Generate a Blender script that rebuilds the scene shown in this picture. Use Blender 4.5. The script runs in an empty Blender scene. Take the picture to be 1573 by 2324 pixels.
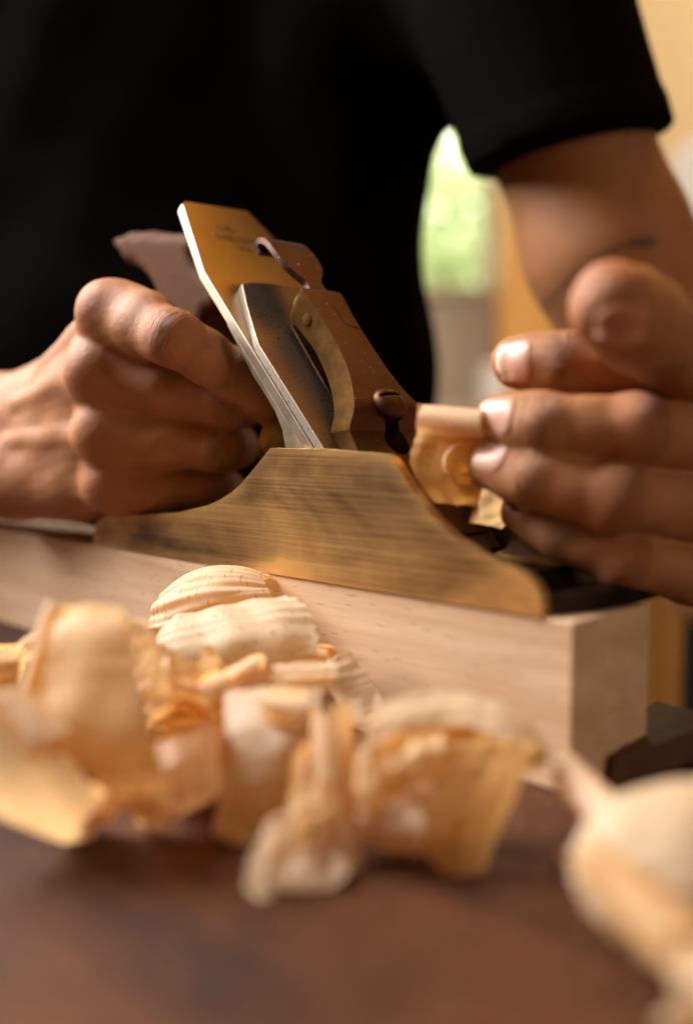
import bpy, bmesh, math, random
import numpy as np
from mathutils import Matrix, Vector
random.seed(7)
rng = np.random.default_rng(7)
MM = 0.001
scene = bpy.context.scene
COL = scene.collection

# ------------------------------------------------------------------ camera
F_PX, PITCH, CZ = 2294.0, math.atan(196 / 2294.0), 90.0
cd = bpy.data.cameras.new('camera')
cam = bpy.data.objects.new('camera', cd)
COL.objects.link(cam)
cam.location = (0, 0, CZ * MM)
cam.rotation_euler = (math.radians(90) - PITCH, 0, 0)
cd.sensor_fit = 'HORIZONTAL'
cd.sensor_width = 24.0
cd.lens = 24.0 * F_PX / 1573.0
cd.clip_start, cd.clip_end = 0.01, 60
cd.dof.use_dof = True
cd.dof.focus_distance = 0.322
cd.dof.aperture_fstop = 3.2
scene.camera = cam

# ------------------------------------------------------------------ world
world = bpy.data.worlds.new('World')
scene.world = world
world.use_nodes = True
wn, wl = world.node_tree.nodes, world.node_tree.links
wn.clear()
wo = wn.new('ShaderNodeOutputWorld')
wb = wn.new('ShaderNodeBackground')
wt = wn.new('ShaderNodeTexCoord')
wsep = wn.new('ShaderNodeSeparateXYZ')
wr = wn.new('ShaderNodeValToRGB')
wm = wn.new('ShaderNodeMath'); wm.operation = 'MULTIPLY_ADD'
wm.inputs[1].default_value = 0.5; wm.inputs[2].default_value = 0.5
wl.new(wt.outputs['Generated'], wsep.inputs[0])
wl.new(wsep.outputs['Z'], wm.inputs[0])
wx = wn.new('ShaderNodeMath'); wx.operation = 'MULTIPLY_ADD'       # the window side of the room is lighter
wx.inputs[1].default_value = -0.16
wl.new(wsep.outputs['X'], wx.inputs[0]); wl.new(wm.outputs[0], wx.inputs[2])
wl.new(wx.outputs[0], wr.inputs[0])
cr = wr.color_ramp
cr.elements[0].position = 0.35; cr.elements[0].color = (0.10, 0.045, 0.015, 1)
cr.elements[1].position = 1.0; cr.elements[1].color = (0.66, 0.34, 0.09, 1)
e = cr.elements.new(0.55); e.color = (0.36, 0.185, 0.062, 1)
wl.new(wr.outputs[0], wb.inputs[0])
wb.inputs[1].default_value = 0.30
wl.new(wb.outputs[0], wo.inputs[0])

# ------------------------------------------------------------------ lamps
def area(name, loc, target, size, power, color, size_y=None):
    d = bpy.data.lights.new(name, 'AREA')
    d.energy, d.color, d.size = power, color, size
    if size_y:
        d.shape = 'RECTANGLE'; d.size_y = size_y
    o = bpy.data.objects.new(name, d)
    COL.objects.link(o)
    o.location = loc
    o.rotation_euler = (Vector(target) - Vector(loc)).to_track_quat('-Z', 'Y').to_euler()
    return o
area('window_light', (-0.82, 0.60, 0.80), (-0.04, 0.31, 0.06), 0.6, 42, (1.0, 0.965, 0.94), 0.7)
area('warm_reflection_light', (0.62, 1.25, 1.72), (0.0, 0.33, 0.12), 1.1, 10, (1.0, 0.36, 0.02))  # added warm lamp, mirrored by the blade as orange
area('front_fill_light', (1.05, -0.60, 0.42), (0.07, 0.28, 0.04), 0.35, 4.0, (1.0, 0.84, 0.68))  # added front lamp for the board's end face
area('garden_fill_light', (1.2, 4.6, 4.5), (0.9, 7.5, 1.5), 2.5, 1500, (1.0, 0.98, 0.86))  # added lamp in place of sun on the bushes
area('wall_fill_light', (1.3, 1.35, 1.5), (1.3, 3.0, 1.45), 1.0, 26, (1.0, 0.84, 0.6))  # added lamp, brightens the back wall and the timber post

scene.view_settings.view_transform = 'Standard'
scene.view_settings.look = 'None'
scene.view_settings.exposure = 0.0
scene.view_settings.gamma = 1.0
scene.cycles.use_denoising = True
scene.cycles.max_bounces = 10
scene.cycles.transmission_bounces = 8
scene.cycles.sample_clamp_indirect = 6

# ------------------------------------------------------------------ authoring helpers
_c, _s = math.cos(PITCH), math.sin(PITCH)
def P(u, v, d):
    """A point at distance d (mm) in front, seen in direction (u, v); returns world mm."""
    a, b = (u - 786.5) / F_PX, (v - 1162) / F_PX
    y = _c - b * _s; z = -_s - b * _c
    k = d / y
    return np.array([a * k, d, CZ + z * k])

HEEL = np.array([-99.825, 396.741, 43.0])
FX = np.array([0.69769, -0.71640, 0.0]); FY = np.array([0.71640, 0.69769, 0.0])
RZ = math.atan2(FX[1], FX[0])
def w2l(p):
    q = np.asarray(p, float) - HEEL
    return np.array([q @ FX, q @ FY, q[2]])
def l2w(p):
    return HEEL + p[0] * FX + p[1] * FY + np.array([0, 0, p[2]])

def tag(o, label=None, cat=None, group=None, kind=None):
    for k, v in (('label', label), ('category', cat), ('group', group), ('kind', kind)):
        if v: o[k] = v
    return o
def empty(name, loc_mm, rz=0.0, **kw):
    o = bpy.data.objects.new(name, None)
    COL.objects.link(o)
    o.empty_display_size = 0.01
    o.location = Vector(loc_mm) * MM
    o.rotation_euler = (0, 0, rz)
    return tag(o, **kw)
def link_mesh(name, verts, faces, mat, parent=None, smooth=True, bevel=0, origin=(0, 0, 0), angle=35, loc=None, rz=0.0):
    """verts in mm, in the frame of the parent (minus origin)."""
    v = np.asarray(verts, float) - np.asarray(origin, float)
    me = bpy.data.meshes.new(name)
    me.from_pydata((v * MM).tolist(), [], faces if isinstance(faces, list) else faces.tolist())
    me.validate()
    me.update()
    if mat: me.materials.append(mat)
    o = bpy.data.objects.new(name, me)
    COL.objects.link(o)
    if parent: o.parent = parent
    if loc is not None:
        o.location = Vector(loc) * MM; o.rotation_euler = (0, 0, rz)
    bm = bmesh.new(); bm.from_mesh(me)
    bmesh.ops.recalc_face_normals(bm, faces=bm.faces)
    bm.to_mesh(me); bm.free()
    if smooth:
        me.polygons.foreach_set('use_smooth', [True] * len(me.polygons))
        if bevel == 0 and angle: me.set_sharp_from_angle(angle=math.radians(angle))
    if bevel:
        m = o.modifiers.new('bevel', 'BEVEL')
        m.width = bevel * MM; m.segments = 3; m.limit_method = 'ANGLE'; m.angle_limit = math.radians(30)
        m.harden_normals = True
    return o
def prism(poly, y0, y1, fn=None):
    """poly in (a, c); extruded along b from y0 to y1; fn maps (a, b, c) -> xyz"""
    n = len(poly)
    f = fn or (lambda a, b, c: (a, b, c))
    vs = [f(a, y0, c) for a, c in poly] + [f(a, y1, c) for a, c in poly]
    fs = [list(range(n)), list(range(2 * n - 1, n - 1, -1))]
    for i in range(n):
        j = (i + 1) % n
        fs.append([i, j, n + j, n + i])
    return vs, fs
def merge(*parts):
    V, F = [], []
    for vs, fs in parts:
        k = len(V); V += list(vs); F += [[i + k for i in f] for f in fs]
    return V, F
def lathe(prof, o, axis, seg=40):
    axis = np.asarray(axis, float); axis /= np.linalg.norm(axis)
    t = np.array([0, 0, 1.0]) if abs(axis[2]) < .9 else np.array([1.0, 0, 0])
    u = np.cross(axis, t); u /= np.linalg.norm(u); w = np.cross(axis, u)
    V = []; F = []
    for r, h in prof:
        for k in range(seg):
            a = 2 * math.pi * k / seg
            V.append(tuple(np.asarray(o) + axis * h + r * (math.cos(a) * u + math.sin(a) * w)))
    for i in range(len(prof) - 1):
        for k in range(seg):
            k2 = (k + 1) % seg
            F.append([i * seg + k, i * seg + k2, (i + 1) * seg + k2, (i + 1) * seg + k])
    F.append(list(range(seg))[::-1]); F.append(list(range((len(prof) - 1) * seg, len(prof) * seg)))
    return V, F
def catmull(pts, n):
    """pts (k, ...) array -> smooth interpolation with n samples per span."""
    p = np.asarray(pts, float)
    p = np.concatenate([[2 * p[0] - p[1]], p, [2 * p[-1] - p[-2]]])
    out = []
    for i in range(1, len(p) - 2):
        for t in np.linspace(0, 1, n, endpoint=False):
            a, b, c, d = p[i - 1], p[i], p[i + 1], p[i + 2]
            out.append(.5 * ((2 * b) + (-a + c) * t + (2 * a - 5 * b + 4 * c - d) * t * t + (-a + 3 * b - 3 * c + d) * t ** 3))
    out.append(p[-2])
    return np.array(out)

# ------------------------------------------------------------------ materials
class NT:
    def __init__(self, name):
        self.m = bpy.data.materials.new(name); self.m.use_nodes = True
        self.n, self.l = self.m.node_tree.nodes, self.m.node_tree.links
        self.n.clear()
        self.out = self.n.new('ShaderNodeOutputMaterial')
        self.b = self.n.new('ShaderNodeBsdfPrincipled')
        self.l.new(self.b.outputs[0], self.out.inputs[0])
    def set(self, **kw):
        for k, v in kw.items():
            i = self.b.inputs[k.replace('_', ' ')]
            if hasattr(v, 'is_output'): self.l.new(v, i)
            elif isinstance(v, tuple) and len(v) == 3 and i.type == 'RGBA': i.default_value = (*v, 1)
            else: i.default_value = v
        return self
    def add(self, t, ins=None, **attrs):
        nd = self.n.new('ShaderNode' + t)
        for k, v in attrs.items(): setattr(nd, k, v)
        for k, v in (ins or {}).items():
            i = nd.inputs[k]
            if hasattr(v, 'is_output'): self.l.new(v, i)
            elif isinstance(v, tuple) and len(v) == 3 and i.type == 'RGBA': i.default_value = (*v, 1)
            else: i.default_value = v
        return nd
    def coord(self, scale=(1, 1, 1), kind='Object', rot=(0, 0, 0)):
        tc = self.add('TexCoord')
        mp = self.add('Mapping', {'Vector': tc.outputs[kind], 'Scale': scale, 'Rotation': rot})
        return mp.outputs[0]
    def noise(self, vec, scale, detail=4, rough=.55, dist=0):
        return self.add('TexNoise', {'Vector': vec, 'Scale': scale, 'Detail': detail, 'Roughness': rough, 'Distortion': dist}).outputs[0]
    def ramp(self, fac, stops):
        r = self.add('ValToRGB', {'Fac': fac}); e = r.color_ramp.elements
        for i, (p, c) in enumerate(stops):
            if i < 2: e[i].position = p; e[i].color = (*c, 1)
            else:
                q = e.new(p); q.color = (*c, 1)
        return r.outputs[0]
    def math(self, op, a, b=0.0, c=0.0, clamp=False):
        nd = self.n.new('ShaderNodeMath'); nd.operation = op; nd.use_clamp = clamp
        for i, v in enumerate((a, b, c)):
            if hasattr(v, 'is_output'): self.l.new(v, nd.inputs[i])
            else: nd.inputs[i].default_value = v
        return nd.outputs[0]
    def mix(self, fac, a, b, mode='MIX'):
        nd = self.n.new('ShaderNodeMix'); nd.data_type = 'RGBA'; nd.blend_type = mode
        for k, v in ((0, fac), (6, a), (7, b)):
            i = nd.inputs[k]
            if hasattr(v, 'is_output'): self.l.new(v, i)
            else: i.default_value = (*v, 1) if isinstance(v, tuple) else v
        return nd.outputs[2]
    def bump(self, h, strength=.3, dist=.001, normal=None):
        nd = self.add('Bump', {'Height': h, 'Strength': strength, 'Distance': dist})
        if normal is not None: self.l.new(normal, nd.inputs['Normal'])
        return nd.outputs[0]

def m_bronze():          # brushed, tarnished bronze of the cheek
    t = NT('tarnished_bronze')
    st = t.noise(t.coord((10, 100, 1100)), 1.0, 6, .7)          # lengthwise scratches
    hat = t.noise(t.coord((900, 900, 90)), 1.0, 3, .6)           # faint cross hatch
    bl = t.noise(t.coord((14, 30, 34)), 1.0, 4, .55, .6)         # tarnish clouds
    band = t.noise(t.coord((7, 60, 70), rot=(0, 0, 0)), 1.0, 3, .5)
    rim = t.add('Attribute', attribute_name='rim').outputs['Fac']
    f = t.math('ADD', t.math('MULTIPLY', bl, .95), t.math('MULTIPLY', band, .35))
    f = t.math('ADD', f, t.math('MULTIPLY', st, .36))
    f = t.math('ADD', f, t.math('MULTIPLY', hat, .05))
    f = t.math('ADD', f, t.math('MULTIPLY_ADD', rim, .15, -.09))
    c = t.ramp(f, [(.63, (.13, .073, .032)), (1.0, (.72, .44, .16)), (.81, (.40, .235, .09))])
    blotch = t.math('GREATER_THAN', t.noise(t.coord(), 170, 2, .5), .78)
    c = t.mix(t.math('MULTIPLY', blotch, .3), c, (.75, .60, .40))
    rg = t.math('MULTIPLY_ADD', st, .30, .26)
    t.set(Base_Color=c, Metallic=.88, Roughness=rg, Normal=t.bump(st, .2, .0001))
    return t.m
def m_cap():             # brown cast bronze, sprinkled with dust
    t = NT('brown_cast_bronze')
    v = t.coord()
    n1 = t.noise(v, 90, 4, .6); n2 = t.noise(v, 1500, 2, .5)
    c = t.ramp(n1, [(.3, (.105, .052, .036)), (.75, (.165, .088, .062))])
    vo = t.add('TexVoronoi', {'Vector': v, 'Scale': 520.0, 'Randomness': 1.0})
    dist = t.math('LESS_THAN', vo.outputs['Distance'], .16)
    pick = t.math('GREATER_THAN', t.noise(v, 260, 1), .56)
    dust = t.math('MULTIPLY', dist, pick)
    c = t.mix(dust, c, (.55, .40, .28))
    met = t.math('MULTIPLY_ADD', dust, -.6, .62)
    t.set(Base_Color=c, Metallic=met, Roughness=t.math('MULTIPLY_ADD', n1, .25, .34), Normal=t.bump(n2, .12, .0001))
    return t.m
def m_brass(name='golden_brass', col=(.62, .38, .12), rough=.3, metal=.95):
    t = NT(name)
    v = t.coord(); n1 = t.noise(v, 160, 4, .6); n2 = t.noise(t.coord((900, 900, 120)), 1.0, 3)
    d = tuple(x * .45 for x in col)
    c = t.ramp(n1, [(.3, d), (.7, col)])
    t.set(Base_Color=c, Metallic=metal, Roughness=t.math('MULTIPLY_ADD', n2, .25, rough), Normal=t.bump(n2, .1, .0001))
    return t.m
def m_steel(name, col, rough, spots=False, metal=.95):
    t = NT(name)
    v = t.coord((1, 1, 1)); n1 = t.noise(v, 120, 4, .6); n2 = t.noise(t.coord((200, 1200, 200)), 1.0, 3)
    c = t.mix(t.math('MULTIPLY', n1, .5), col, tuple(x * .55 for x in col))
    if spots:
        sp = t.math('GREATER_THAN', t.noise(v, 900, 3, .6), .64)
        c = t.mix(t.math('MULTIPLY', sp, .8), c, (.04, .03, .025))
    t.set(Base_Color=c, Metallic=metal, Roughness=t.math('MULTIPLY_ADD', n2, .15, rough), Normal=t.bump(n2, .06, .0001))
    return t.m
def m_beech():
    t = NT('planed_beech')
    g = t.noise(t.coord((10, 60, 130)), 1.0, 5, .6, .4)
    f = t.noise(t.coord((40, 700, 900)), 1.0, 3, .6)
    c = t.ramp(t.math('MULTIPLY_ADD', f, .3, t.math('MULTIPLY', g, .7)), [(.35, (.57, .35, .20)), (.68, (.79, .56, .375))])
    # short dark pores along the grain
    wv = t.coord((120, 1500, 1500))
    vo = t.add('TexVoronoi', {'Vector': wv, 'Scale': 1.0, 'Randomness': 1.0})
    po = t.math('MULTIPLY', t.math('LESS_THAN', vo.outputs['Distance'], .22), t.math('GREATER_THAN', vo.outputs['Color'], .35))
    c = t.mix(t.math('MULTIPLY', po, .72), c, (.22, .09, .035))
    t.set(Base_Color=c, Roughness=.48, Normal=t.bump(t.math('SUBTRACT', f, po), .12, .0002))
    t.b.inputs['Specular IOR Level'].default_value = .4
    return t.m
def m_shaving(name, a, b):
    t = NT(name)
    g = t.noise(t.coord((1, 1, 1)), 60, 4, .6, .5)
    uv = t.add('TexCoord').outputs['UV']
    mp = t.add('Mapping', {'Vector': uv, 'Scale': (5.0, 46.0, 1.0)}).outputs[0]
    gr = t.noise(mp, 1.0, 4, .6, .2)
    c = t.mix(t.math('MULTIPLY_ADD', gr, .5, t.math('MULTIPLY', g, .5)), a, b)
    mp2 = t.add('Mapping', {'Vector': uv, 'Scale': (13.0, 60.0, 1.0)}).outputs[0]
    vo = t.add('TexVoronoi', {'Vector': mp2, 'Scale': 1.0})
    po = t.math('LESS_THAN', vo.outputs['Distance'], .24)
    po = t.math('MULTIPLY', po, t.math('GREATER_THAN', vo.outputs['Color'], .62))
    c = t.mix(t.math('MULTIPLY', po, .75), c, (.34, .13, .04))
    nb = t.bump(t.math('ADD', gr, t.noise(t.coord(), 700, 3)), .25, .0004)
    t.set(Base_Color=c, Roughness=.5, Normal=nb)
    t.b.inputs['Specular IOR Level'].default_value = .35
    tr = t.add('BsdfTranslucent', {'Color': t.mix(1.0, c, (1.0, .82, .52), 'MULTIPLY'), 'Normal': nb})
    mx = t.add('MixShader', {'Fac': .48, 1: t.b.outputs[0], 2: tr.outputs[0]})
    t.l.new(mx.outputs[0], t.out.inputs[0])
    return t.m
def m_skin():
    t = NT('skin')
    v = t.coord()
    n1 = t.noise(v, 55, 4, .6); n2 = t.noise(v, 260, 3, .6)
    c = t.mix(n1, (.48, .215, .088), (.31, .120, .044))
    at = t.add('Attribute', attribute_name='redness')
    c = t.mix(t.math('MULTIPLY', at.outputs['Fac'], .55), c, (.38, .12, .06))
    nail = t.add('Attribute', attribute_name='ink')
    c = t.mix(nail.outputs['Fac'], c, (.05, .045, .03))
    js = t.add('Attribute', attribute_name='crease_pos').outputs['Fac']
    jm = t.add('Attribute', attribute_name='crease_mask').outputs['Fac']
    cx = t.add('CombineXYZ', {'X': t.math('MULTIPLY_ADD', t.noise(v, 120, 2), 2.2, t.math('MULTIPLY', js, .62)), 'Y': t.math('MULTIPLY', t.noise(v, 60, 1), 2.5)})
    w = t.noise(cx.outputs[0], 1.0, 3, .7)
    w = t.math('ABSOLUTE', t.math('SUBTRACT', w, .5))
    w = t.math('MULTIPLY', t.math('MINIMUM', t.math('MULTIPLY', w, 9.0), 1.0), jm)
    vo = t.add('TexVoronoi', {'Vector': v, 'Scale': 1500.0}, feature='DISTANCE_TO_EDGE')
    fine = t.math('MULTIPLY', t.math('MINIMUM', vo.outputs['Distance'], .12), 1.2)
    b1 = t.bump(w, .9, .0011)
    rid = t.math('ABSOLUTE', t.math('SUBTRACT', t.noise(v, 330, 5, .65, .6), .5))
    rid = t.math('MINIMUM', t.math('MULTIPLY', rid, 7.0), 1.0)
    b15 = t.bump(rid, .35, .0003, b1)
    b2 = t.bump(t.math('ADD', fine, t.math('MULTIPLY', n2, 1.0)), .5, .0005, b15)
    t.set(Base_Color=c, Roughness=t.math('MULTIPLY_ADD', n2, .25, .42), Normal=b2,
          Subsurface_Weight=.2, Subsurface_Scale=.002, Subsurface_Radius=(1.0, .35, .18))
    t.b.inputs['Specular IOR Level'].default_value = .33
    return t.m
def m_nail(name='fingernail', a=(.64, .34, .24), b=(.76, .58, .48)):
    t = NT(name)
    g = t.add('Attribute', attribute_name='tip').outputs['Fac']
    c = t.mix(g, a, b)
    t.set(Base_Color=c, Roughness=.42, Subsurface_Weight=.3, Subsurface_Scale=.002, Coat_Weight=.12, Coat_Roughness=.25)
    return t.m
def m_cloth():
    t = NT('black_cotton')
    v = t.coord(); n = t.noise(v, 40, 3); w = t.noise(v, 2600, 2)
    t.set(Base_Color=t.mix(n, (.0025, .0023, .0018), (.004, .0035, .003)), Roughness=.95, Normal=t.bump(w, .4, .0004))
    t.b.inputs['Specular IOR Level'].default_value = .02
    
    return t.m
def m_wood(name, a, b, scale=(60, 60, 6), rough=.35, bump=.15, spec=.5):
    t = NT(name)
    g = t.noise(t.coord(scale), 1.0, 5, .6, .6)
    h = t.noise(t.coord(tuple(s * 6 for s in scale)), 1.0, 3, .6)
    c = t.mix(t.math('MULTIPLY_ADD', h, .4, t.math('MULTIPLY', g, .7)), a, b)
    t.set(Base_Color=c, Roughness=t.math('MULTIPLY_ADD', g, .2, rough), Normal=t.bump(h, bump, .0004))
    t.b.inputs['Specular IOR Level'].default_value = spec
    return t.m
def m_bench():
    t = NT('worn_bench_wood')
    g = t.noise(t.coord((6, 50, 50)), 1.0, 5, .65, .7)
    s = t.noise(t.coord(), 24, 5, .65)
    h = t.noise(t.coord((60, 500, 500)), 1.0, 4, .6)
    c = t.ramp(t.math('MULTIPLY_ADD', g, .5, t.math('MULTIPLY', s, .5)), [(.36, (.014, .0042, .0013)), (.70, (.125, .040, .011))])
    dust = t.math('GREATER_THAN', t.noise(t.coord(), 620, 3, .6), .70)
    c = t.mix(t.math('MULTIPLY', dust, .6), c, (.42, .28, .18))
    t.set(Base_Color=c, Roughness=t.math('MULTIPLY_ADD', s, .3, .48), Normal=t.bump(h, .4, .0006))
    t.b.inputs['Specular IOR Level'].default_value = .22
    return t.m
def m_flat(name, col, rough=.6, var=.25, scale=8, metal=0.0):
    t = NT(name)
    n = t.noise(t.coord(), scale, 4, .6)
    t.set(Base_Color=t.mix(n, tuple(c * (1 - var) for c in col), tuple(min(1, c * (1 + var)) for c in col)), Roughness=rough, Metallic=metal,
          Normal=t.bump(t.noise(t.coord(), scale * 20, 3), .1, .001))
    return t.m

JAPAN = m_brass('blackened_bronze', (.05, .03, .022), .3)
BRONZE, CAP, BRASS = m_bronze(), m_cap(), m_brass()
IRON = m_steel('blade_steel', (.56, .47, .36), .27, metal=1.0)
CHIP = m_steel('chip_breaker_steel', (.33, .27, .22), .42, spots=True)
EDGE = m_brass('cap_edge_bronze', (.15, .070, .018), .7, .1)
EDGE.node_tree.nodes['Principled BSDF'].inputs['Specular IOR Level'].default_value = .03
DARKB = m_brass('dark_bronze', (.20, .10, .055), .38)
FROG = m_brass('frog_bronze', (.34, .27, .19), .45)
TOTEW = m_wood('polished_cherry', (.055, .021, .009), (.13, .056, .025), (30, 120, 160), .6, .15, .08)
BEECH, SKIN, NAIL, CLOTH, BENCH = m_beech(), m_skin(), m_nail(), m_cloth(), m_bench()
NAILR = m_nail('flushed_shaded_thumbnail', (.48, .19, .11), (.55, .28, .18))  # pressed red, and darkened for the shade on its downward face
for k_, v_ in (('Roughness', .6), ('Coat Weight', 0.0)): NAILR.node_tree.nodes['Principled BSDF'].inputs[k_].default_value = v_
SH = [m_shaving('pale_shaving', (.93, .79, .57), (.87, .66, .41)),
      m_shaving('golden_shaving', (.92, .71, .41), (.84, .56, .26)),
      m_shaving('pink_shaving', (.92, .76, .56), (.85, .64, .43)),
      m_shaving('shaded_amber_shaving', (.80, .50, .20), (.68, .36, .11))]  # the amber one has backlit shade put into its colour

# ------------------------------------------------------------------ signed distance modelling
def cone_d(p, a, b, ra, rb):
    a = np.asarray(a, float); ab = np.asarray(b, float) - a
    q = p - a
    t = np.clip((q @ ab) / max(ab @ ab, 1e-9), 0, 1)
    return np.linalg.norm(q - t[:, None] * ab, axis=1) - (ra + (rb - ra) * t)
def smin(a, b, k):
    h = np.clip(.5 + .5 * (b - a) / k, 0, 1)
    return b + (a - b) * h - k * h * (1 - h)
def surface_nets(f, lo, hi, h, slack=1.6):
    lo = np.asarray(lo, float); hi = np.asarray(hi, float)
    S = 8
    n = (np.ceil((hi - lo) / h / S).astype(int)) * S
    D = np.ones(n, np.float32)
    nb = n // S
    bi = np.stack(np.meshgrid(*[np.arange(k) for k in nb], indexing='ij'), -1).reshape(-1, 3)
    cen = lo + (bi * S + (S - 1) / 2) * h
    dc = f(cen)
    act = np.abs(dc) < S * h * .87 * slack + 1
    ins = (~act) & (dc < 0)
    for b in bi[ins]:
        D[b[0] * S:(b[0] + 1) * S, b[1] * S:(b[1] + 1) * S, b[2] * S:(b[2] + 1) * S] = -1
    off = np.stack(np.meshgrid(*[np.arange(S)] * 3, indexing='ij'), -1).reshape(-1, 3)
    ab = bi[act]
    for i in range(0, len(ab), 400):
        idx = (ab[i:i + 400, None, :] * S + off[None]).reshape(-1, 3)
        D[idx[:, 0], idx[:, 1], idx[:, 2]] = f(lo + idx * h)
    sg = D < 0
    c = np.zeros(np.array(n) - 1, np.uint8)
    cor = [(x, y, z) for x in (0, 1) for y in (0, 1) for z in (0, 1)]
    for x, y, z in cor:
        c += sg[x:n[0] - 1 + x, y:n[1] - 1 + y, z:n[2] - 1 + z]
    ci = np.argwhere((c > 0) & (c < 8))
    vid = -np.ones(c.shape, np.int32); vid[ci[:, 0], ci[:, 1], ci[:, 2]] = np.arange(len(ci))
    acc = np.zeros((len(ci), 3)); cnt = np.zeros(len(ci))
    for i, a in enumerate(cor):
        for b in cor[i + 1:]:
            if sum(abs(np.array(a) - np.array(b))) != 1: continue
            ia, ib = ci + a, ci + b
            da = D[ia[:, 0], ia[:, 1], ia[:, 2]]; db = D[ib[:, 0], ib[:, 1], ib[:, 2]]
            m = (da < 0) != (db < 0)
            t = np.where(m, da / np.where(m, da - db, 1), 0)
            acc[m] += (np.array(a) + t[:, None] * (np.array(b) - np.array(a)))[m]; cnt[m] += 1
    V = lo + (ci + acc / cnt[:, None]) * h
    Fs = []
    for ax in range(3):
        s0 = [slice(None)] * 3; s1 = [slice(None)] * 3
        s0[ax] = slice(0, n[ax] - 1); s1[ax] = slice(1, n[ax])
        e = np.argwhere(sg[tuple(s0)] != sg[tuple(s1)])
        u, w = [k for k in range(3) if k != ax]
        e = e[(e[:, u] > 0) & (e[:, w] > 0) & (e[:, u] < n[u] - 1) & (e[:, w] < n[w] - 1)]
        q = []
        for du, dw in ((0, 0), (1, 0), (1, 1), (0, 1)):
            k = e.copy(); k[:, u] -= du; k[:, w] -= dw
            q.append(vid[k[:, 0], k[:, 1], k[:, 2]])
        q = np.stack(q, 1)
        fl = sg[e[:, 0], e[:, 1], e[:, 2]]
        if ax == 1: fl = ~fl
        q[~fl] = q[~fl][:, ::-1]
        Fs.append(q[(q >= 0).all(1)])
    Fq = np.concatenate(Fs)
    # Newton step onto the surface
    eps = .3 * h
    d0 = f(V)
    g = np.stack([f(V + eps * np.eye(3)[k]) - d0 for k in range(3)], 1) / eps
    g /= np.maximum(np.linalg.norm(g, axis=1, keepdims=True), 1e-6)
    V = V - g * np.clip(d0, -h * .5, h * .5)[:, None]
    return V, Fq
def np_mesh(name, V, Fq, mat, parent, origin=(0, 0, 0), smooth=True):
    V = (V - np.asarray(origin)) * MM
    me = bpy.data.meshes.new(name)
    me.vertices.add(len(V)); me.vertices.foreach_set('co', V.astype(np.float32).ravel())
    me.loops.add(Fq.size); me.loops.foreach_set('vertex_index', Fq.astype(np.int32).ravel())
    me.polygons.add(len(Fq)); me.polygons.foreach_set('loop_start', np.arange(0, Fq.size, 4, dtype=np.int32))
    me.polygons.foreach_set('use_smooth', np.ones(len(Fq), bool))
    me.update(calc_edges=True); me.validate()
    me.materials.append(mat)
    o = bpy.data.objects.new(name, me); COL.objects.link(o)
    if parent: o.parent = parent
    return o

# ================================================================== THE SETTING
# bench top (long axis runs with the board); frame: local X = FX, local Y = FY
def loc_box(name, x0, x1, y0, y1, z0, z1, mat, bevel=1.0, parent=None, **kw):
    """box in the bench frame (origin under the plane's heel), z from the bench top"""
    V, F_ = prism([(x0, z0), (x1, z0), (x1, z1), (x0, z1)], y0, y1)
    c = ((x0 + x1) / 2, (y0 + y1) / 2, z0)
    V = [(a - c[0], b - c[1], d - c[2]) for a, b, d in V]
    w = HEEL + c[0] * FX + c[1] * FY; w[2] = c[2]
    o = link_mesh(name, V, F_, mat, None, bevel=bevel, loc=w, rz=RZ)
    return tag(o, **kw)
def rough_up(o, cuts, amp, freq=40, seed=0):
    """subdivide and displace an object's own mesh a little, for worn surfaces"""
    bm = bmesh.new(); bm.from_mesh(o.data)
    bmesh.ops.subdivide_edges(bm, edges=bm.edges, cuts=cuts, use_grid_fill=True)
    bmesh.ops.triangulate(bm, faces=[f for f in bm.faces if len(f.verts) > 4])
    from mathutils import noise as mn
    for v in bm.verts:
        v.co += mn.noise_vector(v.co * freq + Vector((seed, 0, 0))) * amp * MM
    bm.to_mesh(o.data); bm.free()
loc_box('workbench', -450, 520, -420, 66, -70, 0, BENCH, 2.0,
        label='dark worn wooden workbench top under the pale board and the shavings', cat='workbench')
floor = link_mesh('floor', [(-3000, -1500, -850), (3500, -1500, -850), (3500, 3200, -850), (-3000, 3200, -850)], [[0, 1, 2, 3]],
                  m_flat('floor_boards', (.16, .09, .05), .6), smooth=False)
tag(floor, kind='structure')
WALLM = m_flat('beige_plaster', (.66, .49, .29), .8, .06, 3)
WALLL = m_flat('grey_lower_wall', (.62, .56, .45), .8, .12, 3)
Wy = 2500
def wbox(name, x0, x1, y0, y1, z0, z1, mat, parent=None, bevel=0, **kw):
    V, F_ = prism([(x0, z0), (x1, z0), (x1, z1), (x0, z1)], y0, y1)
    c = ((x0 + x1) / 2, (y0 + y1) / 2, z0)
    if parent is None:
        V = [(a - c[0], b - c[1], d - c[2]) for a, b, d in V]
        return tag(link_mesh(name, V, F_, mat, None, bevel=bevel, loc=c, smooth=bevel > 0), **kw)
    return tag(link_mesh(name, V, F_, mat, parent, bevel=bevel, origin=np.array(parent.location) / MM, smooth=bevel > 0), **kw)
WINX0, WINX1, WINZ0, WINZ1 = -700, 375, 405, 1700
wall = empty('wall', (0, Wy, -850), label='beige plastered back wall with a window opening behind the arm', cat='wall')
wbox('wall_panel', 380, 3500, Wy, Wy + 120, -850, 3600, WALLM, wall)
wbox('wall_panel', -3000, WINX0, Wy, Wy + 120, -850, 3600, WALLM, wall)
wbox('wall_panel', WINX0, 380, Wy, Wy + 120, WINZ1, 3600, WALLM, wall)
wbox('lower_panel', WINX0, 380, Wy, Wy + 120, -850, WINZ0, WALLL, wall)
for k in range(-4, 2):
    wbox('batten', 145 + k * 170, 185 + k * 170, Wy - 18, Wy, -850, WINZ0 - 3, m_flat('pale_batten', (.62, .52, .40), .7), wall)
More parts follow.
